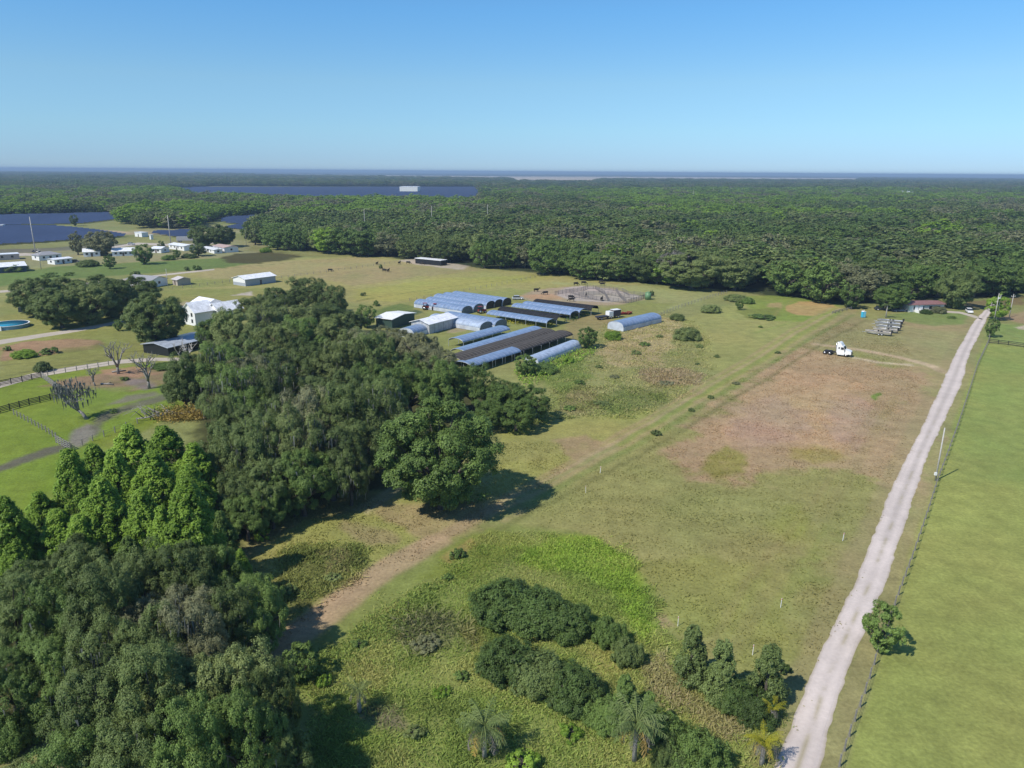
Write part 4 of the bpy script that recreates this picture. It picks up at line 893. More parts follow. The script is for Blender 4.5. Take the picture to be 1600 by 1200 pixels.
tag(mb.build('solar_farm', [SOLAR, STEEL]), label='wide distant band of blue solar panels between two woods', cat='solar farm', kind='stuff')

# ------------------------------------------------------------------ buildings
def frame2(p0, p1):
    a, b = G(*p0), G(*p1); d = b-a; return a, math.atan2(d.y, d.x), d.length
WINM = GLASS
def gable_roof(L, D, wh, rise, over=.5, th=.14):
    mb = MB()
    for s in (0, 1):
        y0 = -over if s == 0 else D+over; yr = D/2
        zl = wh-over*rise/(D/2)
        vs = [(-over, y0, zl), (L+over, y0, zl), (L+over, yr, wh+rise), (-over, yr, wh+rise)]
        vs += [(x, y, z+th) for x, y, z in vs]
        f = [(0, 1, 5, 4), (1, 2, 6, 5), (2, 3, 7, 6), (3, 0, 4, 7), (4, 5, 6, 7), (3, 2, 1, 0)]
        if s: f = [q[::-1] for q in f]
        mb.add(vs, f)
    return mb
def house(name, label, p0, p1, depth, wh, wall, roof, rise=1.2, kind='gable', wins=3, cat='house', group=None, door=True, endwin=True, over=.5, L=None):
    a, rz, L0 = frame2(p0, p1); L = L or L0
    r = empty(name, a, rz, label=label, cat=cat, group=group); D = depth
    w = MB()
    if kind == 'gable': w.prism([(0, 0), (0, wh), (D/2, wh+rise-.02), (D, wh), (D, 0)], 0, 1)
    if kind == 'gable':
        vs = [(0, 0, 0), (0, 0, wh), (0, D/2, wh+rise-.03), (0, D, wh), (0, D, 0)]; vs += [(L, y, z) for _, y, z in vs]
        w = MB().add(vs, [(0, 1, 2, 3, 4), (9, 8, 7, 6, 5), (0, 5, 6, 1), (1, 6, 7, 2), (2, 7, 8, 3), (3, 8, 9, 4), (4, 9, 5, 0)])
    else: w.box((L/2, D/2, wh/2), (L, D, wh))
    w.build('wall', wall, r)
    if kind == 'gable': gable_roof(L, D, wh, rise, over).build('roof', roof, r)
    elif kind == 'hip':
        o = over; vs = [(-o, -o, wh), (L+o, -o, wh), (L+o, D+o, wh), (-o, D+o, wh), (D*.45, D/2, wh+rise), (L-D*.45, D/2, wh+rise), (-o, -o, wh-.12), (L+o, -o, wh-.12), (L+o, D+o, wh-.12), (-o, D+o, wh-.12)]
        MB().add(vs, [(0, 1, 5, 4), (1, 2, 5), (2, 3, 4, 5), (3, 0, 4), (0, 6, 7, 1), (1, 7, 8, 2), (2, 8, 9, 3), (3, 9, 6, 0), (6, 9, 8, 7)]).build('roof', roof, r)
    else: MB().box((L/2, D/2, wh+.12), (L+.5, D+.5, .24)).build('roof', roof, r)
    for k in range(wins):
        x = L*(k+.7)/(wins+.4); MB().box((x, -.03, wh*.58), (1.2, .1, 1.1)).build('window', WINM, r)
    if endwin:
        for x in (-.03, L+.03): MB().box((x, D*.5, wh*.58), (.1, 1.2, 1.1)).build('window', WINM, r)
    if door: MB().box((L*.5, -.04, 1.02), (1.0, .1, 2.04)).build('door', BROWNR, r)
    return r
HG = 'houses on the far left'
house('house', 'white house with a low grey hip roof behind the tall leaning pole', (62, 407.5), (97, 404.5), 9, 2.9, WHITE, GROOF, 1.6, 'hip', 3, group=HG)
house('house', 'small white house with flat pale roof below the hip roofed one', (86, 413.5), (113, 410.5), 6, 2.6, WHITE, WROOF, .5, 'gable', 3, group=HG)
house('house', 'dark walled house with a pale metal roof at the left edge', (-14, 428), (42, 424), 10, 3, mat('dark_siding', (.10, .12, .16), .7), WROOF, 1.5, 'gable', 3, group=HG)
house('house', 'long low building with white flat roof at the far left edge', (-40, 409), (31, 405), 8, 3, mat('pinkish_stucco', (.5, .42, .38), .8), WROOF, .8, 'flat', 4, group=HG)
house('house', 'white house with white roof left of the grey-brown oak', (131, 401.5), (157, 400.5), 9, 2.9, WHITE, WROOF, 1.5, 'gable', 3, group=HG)
house('house', 'long white house with white roof behind the round shade tree', (176, 400.6), (210, 399.4), 10, 2.9, WHITE, WROOF, 1.5, 'gable', 4, group=HG)
house('house', 'white house half hidden right behind the round shade tree', (236, 395), (252, 395.5), 8, 2.7, WHITE, WROOF, .9, 'gable', 2, group=HG)
house('mobile_home', 'white mobile home right of the second tall pole', (264, 388.5), (288, 392), 8, 2.9, WHITE, WROOF, .7, 'gable', 4, cat='mobile home', group=HG)
house('mobile_home', 'white mobile home with reddish roof in front of the dark oaks', (333, 391.5), (351, 395), 9, 3.1, WHITE, mat('faded_red_roof', (.46, .34, .30), .7), .8, 'gable', 3, cat='mobile home', group=HG)
house('annex', 'small white annex left of the reddish roofed mobile home', (317, 392), (335, 396.5), 5, 2.3, WHITE, WROOF, .4, 'gable', 2, cat='annex', group=HG)
house('house', 'white house partly hidden behind the right end of the yard grove', (199, 446.5), (237, 449.5), 9, 3, WHITE, GROOF, 1.4, 'gable', 4, group=HG)
house('shed', 'small shed with pale gable front standing alone on the mown field', (270, 444.8), (277.8, 446.6), 6, 2.6, mat('tan_boards', (.42, .37, .32), .8), mat('pale_pink_roof', (.55, .5, .48), .6), .9, 'gable', 1, cat='shed', endwin=False)
b = house('barn', 'long metal barn with white gable end and pale roof by the wood', (384, 447.5), (431, 441), 9, 3.1, mat('grey_corrugated_wall', (.36, .39, .43), .5), WROOF, 1.2, 'gable', 0, cat='barn', endwin=False)
MB().add([(-.05, 0.2, 1.4), (-.05, 8.8, 1.4), (-.05, 8.8, 3.0), (-.05, 4.5, 4.2), (-.05, .2, 3.0)], [(0, 4, 3, 2, 1)]).build('gable_panel', WHITE, b)
# farmhouse: two crossed gabled volumes
f = house('farmhouse', 'tall white farmhouse with bright white gabled metal roofs at the wood edge', (289, 501), (311, 505.5), 13, 4.6, WHITE, WROOF, 2.8, 'gable', 3, cat='farmhouse')
a, rz, L = frame2((289, 501), (311, 505.5)); del a
for k, (ox, oy, l2, d2, w2, rs) in enumerate([(L*.55, -3.2, 7, 7, 4.6, 2.8), (L, 4, 6, 9, 4.2, 2.4)]):
    vs = [(0, 0, 0), (0, 0, w2), (l2/2, 0, w2+rs-.04), (l2, 0, w2), (l2, 0, 0)]; vs += [(x, y+d2, z) for x, y, z in vs]
    MB().add([(x+ox, y+oy, z) for x, y, z in vs], [(4, 3, 2, 1, 0), (5, 6, 7, 8, 9), (0, 1, 6, 5), (1, 2, 7, 6), (2, 3, 8, 7), (3, 4, 9, 8)]).build('wing_wall', WHITE, f)
    rb = MB()
    for s in (-1, 1):
        e = l2/2+.5; xs_ = [(l2/2+s*e, w2-.35), (l2/2, w2+rs)]; q = [(ox+xs_[0][0], oy-.5, xs_[0][1]), (ox+xs_[0][0], oy+d2+.5, xs_[0][1]), (ox+xs_[1][0], oy+d2+.5, xs_[1][1]), (ox+xs_[1][0], oy-.5, xs_[1][1])]
        q += [(x, y, z+.14) for x, y, z in q]; rb.add(q, [(0, 1, 2, 3), (4, 7, 6, 5), (0, 4, 5, 1), (1, 5, 6, 2), (2, 6, 7, 3), (3, 7, 4, 0)])
    rb.build('wing_roof', WROOF, f)
    for dx in (1.8, l2-1.8):
        for z in (1.5, 3.6): MB().box((ox+dx, oy-.03, z), (.9, .1, 1.2)).build('window', WINM, f)
m = house('mobile_home', 'cream mobile home with maroon roof at the right forest edge', (1419, 488), (1474, 486.5), 8, 2.8, CREAM, MROOF, .55, 'gable', 4, cat='mobile home', door=False)
for k, x in enumerate((1.2, 3.2, 5.2)): MB().box((x, -.06, 1.5), (1.3, .12, 2.6)).build('shutter', WHITE, m)
MB().box((4.2, -1.2, .4), (3, 2.2, .8)).build('porch', WHITE, m)
house('shed', 'white roofed dark green shed at the corner of the wood before the greenhouses', (588, 511), (613, 514), 13, 3.2, mat('dark_green_wall', (.04, .075, .06), .6), mat('white_membrane', (.8, .8, .78), .5), .7, 'gable', 0, cat='shed', endwin=False, door=False)
house('shed', 'long shed with white ribbed roof and grey curtain wall at the greenhouses', (671, 522), (713, 510.5), 7.5, 3.2, stripe_mat('grey_curtain', (.45, .46, .47), (.2, .21, .22), 2.4, .5, 0, .2), WROOF, 1.1, 'gable', 0, cat='shed', endwin=False, door=False)
house('warehouse', 'big white flat roofed building far off in the distant solar farm', (624.5, 300.4), (652.5, 300.6), 55, 13, WHITE, WROOF, 1, 'flat', 0, cat='warehouse', endwin=False, door=False)
house('shed', 'tiny white roofed building deep in the far forest, left one', (1405, 307.5), (1417, 307.5), 24, 11, WHITE, WROOF, 2, 'gable', 0, cat='shed', endwin=False, door=False)
house('shed', 'tiny white roofed building deep in the far forest, right one', (1423, 308), (1429, 307.5), 26, 11, WHITE, WROOF, 2, 'gable', 0, cat='shed', endwin=False, door=False)
house('equipment_shed', 'white equipment box beside the solar field track', (211, 369.5), (222, 370.5), 5, 3.2, WHITE, WROOF, .4, 'flat', 0, cat='equipment shed', endwin=False)
house('equipment_shed', 'tiny white cabinet right of the solar equipment box', (234, 374), (236, 374.2), 2, 3.2, WHITE, WROOF, .4, 'flat', 0, cat='equipment shed', endwin=False, door=False)
house('equipment_shed', 'white inverter box at the left edge between the two solar fields', (0, 357.5), (5, 357.5), 4, 3.4, WHITE, WROOF, .4, 'flat', 0, cat='equipment shed', endwin=False, door=False)
house('goat_shed', 'small white open shelter at the corner of the far forest', (410, 382), (417, 383), 4, 2.6, WHITE, WROOF, .4, 'gable', 0, cat='shed', endwin=False)
house('goat_shed', 'second small white shelter right of the first at the forest corner', (419, 384), (425, 384.6), 4, 2.6, WHITE, WROOF, .4, 'gable', 0, cat='shed', endwin=False)
house('cabin', 'dark roofed cabin glimpsed in a gap of the central wood', (520, 556), (545, 552), 8, 3, BROWNR, BROWNR, 1.5, 'gable', 2, cat='cabin')

# ------------------------------------------------------------------ greenhouses and shade tunnels
POLY = stripe_mat('blue_grey_plastic', (.19, .26, .39), (.40, .46, .55), 1.8, .28, 1, .14, spec=.7)
PALE = stripe_mat('pale_plastic', (.36, .43, .54), (.52, .58, .66), 1.8, .35, 1, .14, spec=.6)
SHADE = stripe_mat('brown_shade_cloth', (.068, .061, .056), (.17, .155, .14), 1.5, .9, 1, .2, spec=.1)
BSHADE = stripe_mat('black_shade_cloth', (.025, .025, .028), (.05, .05, .052), 1.8, .9, 1, .15, spec=.1)
HAZYP = mat('grey_end_plastic', (.16, .18, .20), .5, var=.3)  # darker grey plastic for the second end of closed tunnels
CURT = mat('translucent_curtain', (.50, .54, .60), .45, var=.2, scale=.5)
def arch(W, he, hr, n=12, th=.06):
    top = [(-W/2*math.cos(PI*i/n), he+(hr-he)*math.sin(PI*i/n)**.9) for i in range(n+1)]
    return top+[(x*.985, z-th) for x, z in reversed(top)]
def tunnel(name, label, bays, W=6.0, he=1.9, hr=2.9, side='open', cat='greenhouse', split=None):
    """bays: list of (ridge px0, ridge px1, roof material); local y runs along the tunnel"""
    W *= .94
    if side == 'closed' and he > 1.5: he = 1.4
    A = G(*bays[0][0], hr); B = G(*bays[0][1], hr); d = B-A; L = d.length; rz = math.atan2(d.y, d.x)-PI/2
    r = empty(name, (A.x, A.y, 0), rz, label=label, cat=cat, group='plant tunnels of the nursery yard')
    M = Matrix.Rotation(-rz, 3, 'Z')
    for bi, (q0, q1, m) in enumerate(bays):
        a = M @ (G(*q0, hr)-A); b = M @ (G(*q1, hr)-A); x = (a.x+b.x)/2; y0, y1 = a.y, b.y; l = y1-y0
        rb = MB(); rb.prism([(px_+x, pz) for px_, pz in arch(W*.96, he, hr)], y0, y1, sm=False); rb.build('roof', m, r)
        fr = MB()
        for k in range(int(l/6)+1):
            yy = y0+k*6+.05
            if yy > y1: break
            fr.tube([(x-W/2*.97*math.cos(PI*i/8), yy, he-.1+(hr-he)*math.sin(PI*i/8)) for i in range(9)], .05, 4)
        fr.build('hoop_frame', STEEL, r)
        n = max(3, min(14, int(l/4)))
        for s in (-1, 1):
            if s == -1 and bi > 0: continue
            for k in range(n+1): MB().box((x+s*W*.49, y0+.1+(l-.2)*k/n, he/2), (.12, .12, he-.02)).build('post', STEEL, r)
        if side != 'open':
            for s in (-1, 1):
                if side == 'front' and (s == 1) != (G(*q0).y > 0 and M.inverted()[1][0] < 0): pass
                MB().box((x+s*W*.50, (y0+y1)/2, he*.52), (.05, l-.3, he*.9)).build('side_curtain', CURT, r)
        if side == 'closed':
            for yy in (y0+.04, y1-.04):
                p_ = arch(W*.96, he, hr-.1)[:13]; vs = [(px_+x, yy, pz) for px_, pz in p_]+[(x+W*.48, yy, 0), (x-W*.48, yy, 0)]
                MB().add(vs, [tuple(range(15))]).build('end_wall', DARK if yy > y0+1 and len(bays) == 3 else HAZYP if yy > y0+1 else CURT, r)  # near-black sheet on three-bay ends stands in for shade in open arches
    return r
tunnel('greenhouse', 'two bay blue plastic greenhouse with red tractor parked before it', [((655, 467), (730, 478), POLY), ((672, 463.5), (748, 474.5), POLY)], 6.4, side='closed')
tunnel('greenhouse', 'three bay blue plastic greenhouse at the back with dark round ends', [((684, 458.5), (767, 470), POLY), ((697, 456.5), (780, 467.5), POLY), ((712, 454.5), (792, 465.5), POLY)], 6.0, side='closed')
tunnel('greenhouse', 'two bay pale blue greenhouse with scalloped front curtain', [((679, 490), (760, 502.5), PALE), ((700, 486.5), (783, 499), POLY)], 7.2, side='closed')
tunnel('greenhouse', 'blue plastic tunnel behind the long white ribbed shed', [((634, 512.5), (682, 498.5), POLY)], 6.5, side='closed')
tunnel('greenhouse', 'short blue tunnel with dark side above the brown shade house', [((712, 528), (786, 508.5), POLY)], 6.2)
tunnel('greenhouse', 'longest blue plastic tunnel running behind the brown shade cloth bays', [((716, 545), (838, 509.5), POLY)], 6.0)
tunnel('shade_house', 'brown shade cloth house of two long bays', [((706, 556.5), (856, 513), SHADE), ((724, 563), (884, 516.5), SHADE)], 7.0, cat='shade house')
tunnel('greenhouse', 'blue tunnel standing nearest to the wood', [((722, 565), (800, 541.5), POLY)], 7.0)
tunnel('greenhouse', 'low pale white tunnel in front of the brown shade house', [((830, 557), (898, 531), PALE)], 5.0, 1.0, 2.4, side='closed')
tunnel('greenhouse', 'blue tunnel over yellow crops', [((768, 484.5), (862, 498.5), POLY)], 6.2)
tunnel('shade_house', 'black shade tunnel between the yellow crops and the double blue one', [((785, 478.5), (878, 493), BSHADE)], 6.0, 1.8, 3.0, cat='shade house')
tunnel('greenhouse', 'double blue tunnel with open sides beside the cattle yard', [((806, 473.5), (898, 486), POLY), ((822, 470.5), (912, 482.5), POLY)], 6.0)
tunnel('shade_house', 'black shade tunnel nearest to the cattle pens', [((838, 467), (930, 477.5), BSHADE)], 6.2, 1.8, 3.3, cat='shade house')
tunnel('greenhouse', 'single blue tunnel standing apart on the right', [((962, 502), (1022, 488.5), POLY)], 7.0, 2.0, 3.0, side='closed')
house('pole_barn', 'long open shed with grey metal roof beyond the dead trees', (264, 557), (338, 538), 10, 2.5, DARK, stripe_mat('grey_blue_metal', (.40, .44, .50), (.33, .37, .43), .8, .35, 0, .1), .8, 'gable', 0, cat='pole barn', endwin=False, door=False)  # near-black closed walls paint the shade inside the open shed
s_ = house('cattle_shelter', 'open cattle shelter with thin pale roof at the far forest edge', (649, 411.5), (689, 415.5), 5, 2.8, DARK, WROOF, .3, 'flat', 0, cat='shelter', endwin=False, door=False)  # shelter is open; its dark box walls imitate the shade within

# ------------------------------------------------------------------ fences
def fence(name, label, pts, rails, h, step, mpost, mrail=None, rr_=.05, group=None, cat='fence', pw=.14):
    W = [G(*p) for p in pts]; r = empty(name, W[0], 0, label=label, cat=cat, group=group); O = W[0]; mrail = mrail or mpost
    pm_ = MB().box((0, 0, h/2), (pw, pw, h)).mesh('post', mpost); tot = sum((b-a).length for a, b in zip(W, W[1:])); step = max(step, tot/96)
    rb = [MB() for _ in rails]
    for a, b in zip(W, W[1:]):
        d = b-a; L = d.length; n = max(1, round(L/step)); rz = math.atan2(d.y, d.x)
        for k in range(n): linkmesh('post', pm_, r, a+d*k/n-O)
        for q, z in zip(rb, rails): q.box(((a+b)/2-O)+Vector((0, 0, z)), (L, rr_*.5, rr_), rz)
    linkmesh('post', pm_, r, W[-1]-O)
    for q in rb: q.build('rail', mrail, r)
    return r
ROADF = [(1300, 1240), (1311.6, 1198), (1327, 1151), (1351.5, 1084), (1372.5, 1018), (1404, 930), (1425, 874), (1450, 800), (1465, 752), (1480, 712), (1497, 665), (1515, 610), (1527, 572), (1544, 536)]
fence('roadside_fence', 'long post and wire fence between the gravel road and the green pasture', ROADF, (.5, .95, 1.3), 1.35, 2.8, WGREY, mat('fence_wire', (.22, .2, .18), .8), .035, pw=.11)
fence('board_fence', 'dark three rail fence crossing the end of the right pasture', [(1544, 536), (1575, 539.5), (1600, 543), (1750, 560), (1900, 580)], (.35, .8, 1.25), 1.4, 3, BLACKW, rr_=.16)
fence('roadside_fence', 'upper part of the roadside fence leading to the trees', [(1544, 536), (1547, 520), (1551, 506)], (.6, 1.2), 1.3, 3, WGREY, rr_=.07)
fence('board_fence', 'black board fence along the left lane', [(-80, 618), (0, 603), (35, 596.5), (65, 590.5)], (.3, .62, .94, 1.26), 1.5, 2.2, BLACKW, rr_=.16)
fence('board_fence', 'black board fence crossing the bright left pasture', [(-80, 668), (0, 645), (46, 632.5), (95, 621)], (.3, .62, .94, 1.26), 1.5, 2.2, BLACKW, rr_=.16)
fence('board_fence', 'grey board alley running down from the lane to the mossy dead tree', [(66, 591), (82, 603), (97, 616)], (.4, .8, 1.2, 1.5), 1.7, 1.8, WGREY, rr_=.15)
fence('post_fence', 'grey post fence along the lane above the dead trees', [(65, 590), (85, 585), (120, 579), (170, 571)], (.6, 1.2), 1.4, 2.2, WGREY, rr_=.05)
fence('wire_fence', 'wire fence slanting down the bright pasture', [(22, 648), (50, 663), (72, 675), (88, 686)], (.6, 1.1), 1.3, 2.0, WGREY, rr_=.03)
fence('pen_gate', 'weathered wooden pen gate above the sweetgums', [(88, 692), (97, 697), (110, 704)], (.3, .7, 1.1, 1.5), 1.7, 1.2, WGREY, rr_=.12)
fence('wire_fence', 'wire fence between the muddy track and the fallen tree', [(112, 703), (145, 689), (180, 676), (215, 662)], (.6, 1.1), 1.3, 2.4, WGREY, rr_=.03)
fence('wire_fence', 'field fence behind the greenhouses', [(640, 470.5), (725, 456), (800, 441.5), (862, 428)], (.6, 1.1), 1.4, 4, WGREY, rr_=.04)
fence('wire_fence', 'fence along the right edge of the cattle pasture', [(1028, 495), (1060, 482), (1100, 469), (1135, 458)], (.6, 1.1), 1.4, 3, WGREY, rr_=.06)
fence('wire_fence', 'fence line across the tan cattle field', [(430, 436.5), (480, 430), (575, 417), (625, 410)], (.6, 1.1), 1.4, 4, WGREY, rr_=.04)
fence('wire_fence', 'fence below the lone shed on the mown field', [(255, 454), (300, 449), (370, 440)], (.6, 1.1), 1.4, 4, WGREY, rr_=.04)
fence('wire_fence', 'short fence closing the mown strip before the sandy mound', [(1330, 484), (1316, 487), (1300, 491)], (.5, 1.0), 1.2, 3, WGREY, rr_=.2)
PG = 'wooden cattle pens'; PENB = mat('pen_board', (.20, .18, .17), .9)
for lab, pts in [('back wall of the cattle pens', [(867, 461), (890, 457), (908, 455), (918, 451), (945, 452.5), (972, 456), (981, 461)]),
                 ('front wall of the cattle pens', [(884, 463), (905, 466), (932, 469), (958, 471.5), (982, 474)]),
                 ('right wing wall of the cattle pens', [(982, 474), (998, 469), (1012, 464.5)]),
                 ('top rail wall right of the cattle pens', [(981, 461), (1000, 462), (1012, 463.5)]),
                 ('inner cross wall left in the cattle pens', [(890, 457), (903, 462), (932, 469)]),
                 ('inner cross wall middle of the cattle pens', [(930, 451.8), (944, 460), (950, 470.5)]),
                 ('inner cross wall right in the cattle pens', [(962, 455), (968, 464), (978, 473)]),
                 ('long inner rail of the cattle pens', [(903, 462), (944, 460), (968, 464), (990, 467)])]:
    fence('pen_fence', 'weathered grey board ' + lab, pts, (.3, .7, 1.1, 1.5), 1.8, 2.4, PENB, rr_=.13, group=PG)

# ------------------------------------------------------------------ poles
PW = mat('pole_grey_wood', (.45, .43, .40), .85)
def pole(label, base, h, rad=.16, arm=0, lamp=False, name='utility_pole', top=None):
    p = G(*base) if top is None else Vector((*G(top[0], top[1], h)[:2], 0)); r = empty(name, p, 0, label=label, cat='pole')
    MB().tube([(0, 0, -.2), (0, 0, h)], [rad, rad*.65], 8).build('pole_shaft', PW, r)
    if arm:
        MB().box((0, 0, h-.9), (arm, .12, .14)).build('crossarm', PW, r)
        for x in (-arm*.45, 0, arm*.45): MB().tube([(x, 0, h-.82), (x, 0, h-.55)], .06, 6).build('insulator', CREAM, r)
    if lamp:
        b = MB(); b.tube([(0, 0, h-1.6), (-.5, -.9, h-1.3), (-.7, -1.4, h-1.4)], .05, 6); b.build('lamp_arm', STEEL, r); MB().box((-.75, -1.55, h-1.45), (.5, .7, .3)).build('lamp_head', WHITE, r)
    return r
pole('tall pale leaning looking pole by the hip roofed house', (56, 397), 22, .34, 0, name='transmission_pole')
pole('tall pale pole left of the dark oaks', (267, 381), 19.5, .34, 0, name='transmission_pole')
pole('thin utility pole at the pasture edge below the tall pale pole', (64.4, 420.6), 10.5, .16, 1.6)
pole('grey utility pole standing beside the gravel road', (1461.5, 751), 9.5, .15)
pole('utility pole with white lamp at the road end', (1553, 502), 10, .16, 0, True)
pole('plain twin pole right beside the lamp pole', (1556.5, 501), 9.4, .14)
pole('rightmost pole behind the far end of the roadside fence', (1577, 496), 8.6, .15, 1.5)
pole('thin pole beside the white house behind the grove', (262.5, 448.5), 8, .14)
pole('thin pole right of the white shelters at the forest corner', (385, 383), 11, .14)
for i, (x, y) in enumerate([(568.7, 327.5), (674, 322), (761.7, 320), (1084, 297), (1115, 293.5), (1142, 291)]):
    pole(f'pale transmission pole rising from the far forest, {ordn(i)} from the left', None, 22, .22, 0, name='transmission_pole', top=(x, y))
mt = G(1460.6, 744); tag(MB().box((0, 0, 0), (.36, .3, .5)).build('meter_box', WHITE, loc=(G(1461.5, 751).x-.22, G(1461.5, 751).y-.1, 1.3)), label='white meter box strapped to the roadside pole', cat='meter box')
for i, (x, y, lab) in enumerate([(938, 739, 'on the diagonal track verge'), (1317, 845, 'left beside the gravel road'), (1220, 949, 'in the middle of the field below the road bend'), (1176, 1023, 'in the grass above the rightmost cedar'), (1059, 978, 'above the leftmost cedar'), (915, 770, 'on the diagonal verge further down')]):
    p = G(x, y); r = empty('survey_stake', p, .3*i, label='white survey stake '+lab, cat='stake'); MB().box((0, 0, .6), (.09, .05, 1.25), ry=.06).build('stake_board', WHITE, r); MB().box((.04, 0, 1.1), (.12, .07, .16)).build('ribbon', mat('pink_ribbon', (.7, .3, .3), .7), r)

# ------------------------------------------------------------------ vehicles
def wheel(parent, x, y, rad, wd, rimm=CHROME):
    w = MB().tube([(x, y-wd/2, rad), (x, y+wd/2, rad)], rad, 16).build('wheel', TYRE, parent)
    MB().tube([(x, y-wd/2-.01, rad), (x, y+wd/2+.01, rad)], rad*.55, 12).build('rim', rimm, w)
def put(name, label, cat, p0, p1=None, rz=None, group=None, off=0):
    a = G(*p0)
    if p1: d = G(*p1)-a; rz = math.atan2(d.y, d.x)
    return empty(name, a, rz, label=label, cat=cat, group=group)
TW = mat('truck_white', (.82, .82, .80), .3, spec=.5, var=.03)
t_ = put('semi_truck', 'white sleeper cab semi truck without trailer parked on the bare field', 'truck', (1290, 552.5), (1320, 556.5))
Lw = (G(1320, 556.5)-G(1290, 552.5)).length
fx = max(5.6, min(Lw, 7.2))
MB().box((fx/2+.1, .55, .85), (fx+1.2, .14, .28)).box((fx/2+.1, -.55, .85), (fx+1.2, .14, .28)).box((.9, 0, 1.08), (1.5, 1.0, .16)).box((fx*.45, 0, .9), (.2, 1.1, .2)).build('chassis', mat('chassis_black', (.03, .03, .035), .6), t_)
cx0 = fx-2.6
MB().prism([(cx0, 1.0), (cx0, 3.25), (cx0+.15, 3.8), (cx0+.55, 4.0), (cx0+1.0, 3.8), (cx0+1.5, 3.1), (cx0+1.75, 2.95), (cx0+2.15, 2.1), (cx0+2.2, 1.0)], -1.22, 1.22).build('cab', TW, t_)
MB().prism([(cx0+2.21, .75), (cx0+2.21, 2.05), (cx0+3.3, 1.85), (cx0+3.85, 1.6), (cx0+3.95, .75)], -.95, .95).build('hood', TW, t_)
for s in (-1, 1):
    MB().prism([(fx-.75, .75), (fx-.6, 1.2), (fx+.5, 1.2), (fx+.72, .9), (fx+.6, .75)], s*1.22-.0 if s < 0 else .85, -.85 if s < 0 else 1.22).build('fender', TW, t_)
    MB().box((cx0+1.5, s*1.235, 2.35), (.75, .03, .7)).build('side_window', GLASS, t_); MB().box((cx0+.65, s*1.235, 2.4), (.35, .03, .5)).build('side_window', GLASS, t_)
    MB().box((cx0+1.2, s*1.15, .8), (1.9, .5, .55)).build('side_tank', TW, t_); MB().box((cx0+2.05, s*1.5, 2.3), (.12, .25, .7)).build('mirror', CHROME, t_)
    MB().box((fx+.95+.42, s*.75, 1.1), (.06, .35, .22)).build('headlight', CHROME, t_); MB().tube([(cx0-.2, s*.95, 1.0), (cx0-.2, s*.95, 3.9)], .09, 8).build('exhaust_stack', CHROME, t_)
    for wx in (-.05, 1.3): wheel(t_, wx, s*1.0, .52, .5)
    wheel(t_, fx, s*1.05, .52, .32)
MB().add([(cx0+1.80, -1.05, 2.87), (cx0+1.80, 1.05, 2.87), (cx0+2.17, 1.05, 2.15), (cx0+2.17, -1.05, 2.15)], [(0, 3, 2, 1)]).build('windscreen', GLASS, t_)
MB().box((fx+1.32, 0, .65), (.16, 2.3, .4)).build('bumper', mat('bumper_dark', (.06, .06, .06), .5), t_); MB().box((fx+1.37, 0, 1.25), (.04, .9, .6)).build('grille', DARK, t_)

def car(label, p, rz, col, kind='car', group=None):
    m = mat('car_paint', col, .3, spec=.5, var=.03); r = put('parked_car' if kind != 'pickup' else 'pickup_truck', label, 'car' if kind != 'pickup' else 'pickup', p, None, rz, group)
    L, W = (4.6, 1.8) if kind != 'pickup' else (5.6, 1.95)
    MB().prism([(-L/2, .35), (-L/2, .85), (-L/2+.2, 1.0), (L/2-1.2, 1.0), (L/2-.15, .85), (L/2, .6), (L/2, .35)], -W/2, W/2).build('body', m, r)
    pr = [(-1.9, 1.0), (-1.5, 1.55), (.5, 1.6), (1.15, 1.0)] if kind != 'pickup' else [(-.5, 1.0), (-.4, 1.75), (.9, 1.78), (1.6, 1.0)]
    MB().prism(pr, -W/2+.12, W/2-.12).build('cabin_glass', GLASS, r); x0, x1, zt = pr[1][0], pr[2][0], max(pr[1][1], pr[2][1]); MB().box(((x0+x1)/2, 0, zt+.02), (x1-x0+.1, W-.22, .06)).build('roof', m, r)
    if kind == 'pickup': MB().box((-1.65, 0, 1.01), (2.1, W-.3, .04)).build('bed', DARK, r)
    for wx in (-L*.31, L*.31):
        for s in (-1, 1): wheel(r, wx, s*(W/2-.1), .34, .24)
    for s in (-1, 1): MB().box((L/2+.0, s*.62, .72), (.06, .35, .16)).build('headlight', CHROME, r)
    return r
car('white car parked under the yard trees by the road end', (1514, 488.5), -1.9, (.8, .8, .8))
car('dark blue pickup parked beside the maroon roofed home', (1405, 487), .1, (.05, .07, .12), 'pickup')
car('dark car under the trees left of the small palm', (1376, 484.5), 0, (.05, .055, .06))
car('silver car on the driveway by the solar field', (205, 382.5), 0, (.45, .47, .5))
car('dark car behind the hip roofed house', (57, 394.5), 0, (.03, .03, .04))
car('dark car parked at the right end of the small white house', (118, 410), .2, (.04, .04, .05))
car('silver car among the greenhouses beside the sandy yard', (809, 468), .1, (.45, .46, .48))
# box trailer by the oaks
r = put('semi_trailer', 'grey semi trailer parked left of the dark oaks', 'trailer', (276, 378.6), (299, 378.4)); L = 13.0
MB().box((L/2, 1.2, 2.5), (L, 2.5, 2.8)).build('box_body', mat('trailer_grey', (.38, .38, .40), .5), r); MB().box((L/2, 1.2, 1.0), (L*.96, .9, .2)).build('chassis', DARK, r)
for x in (1.2, 2.5):
    for s in (.15, 2.25): wheel(r, x, s, .5, .3)
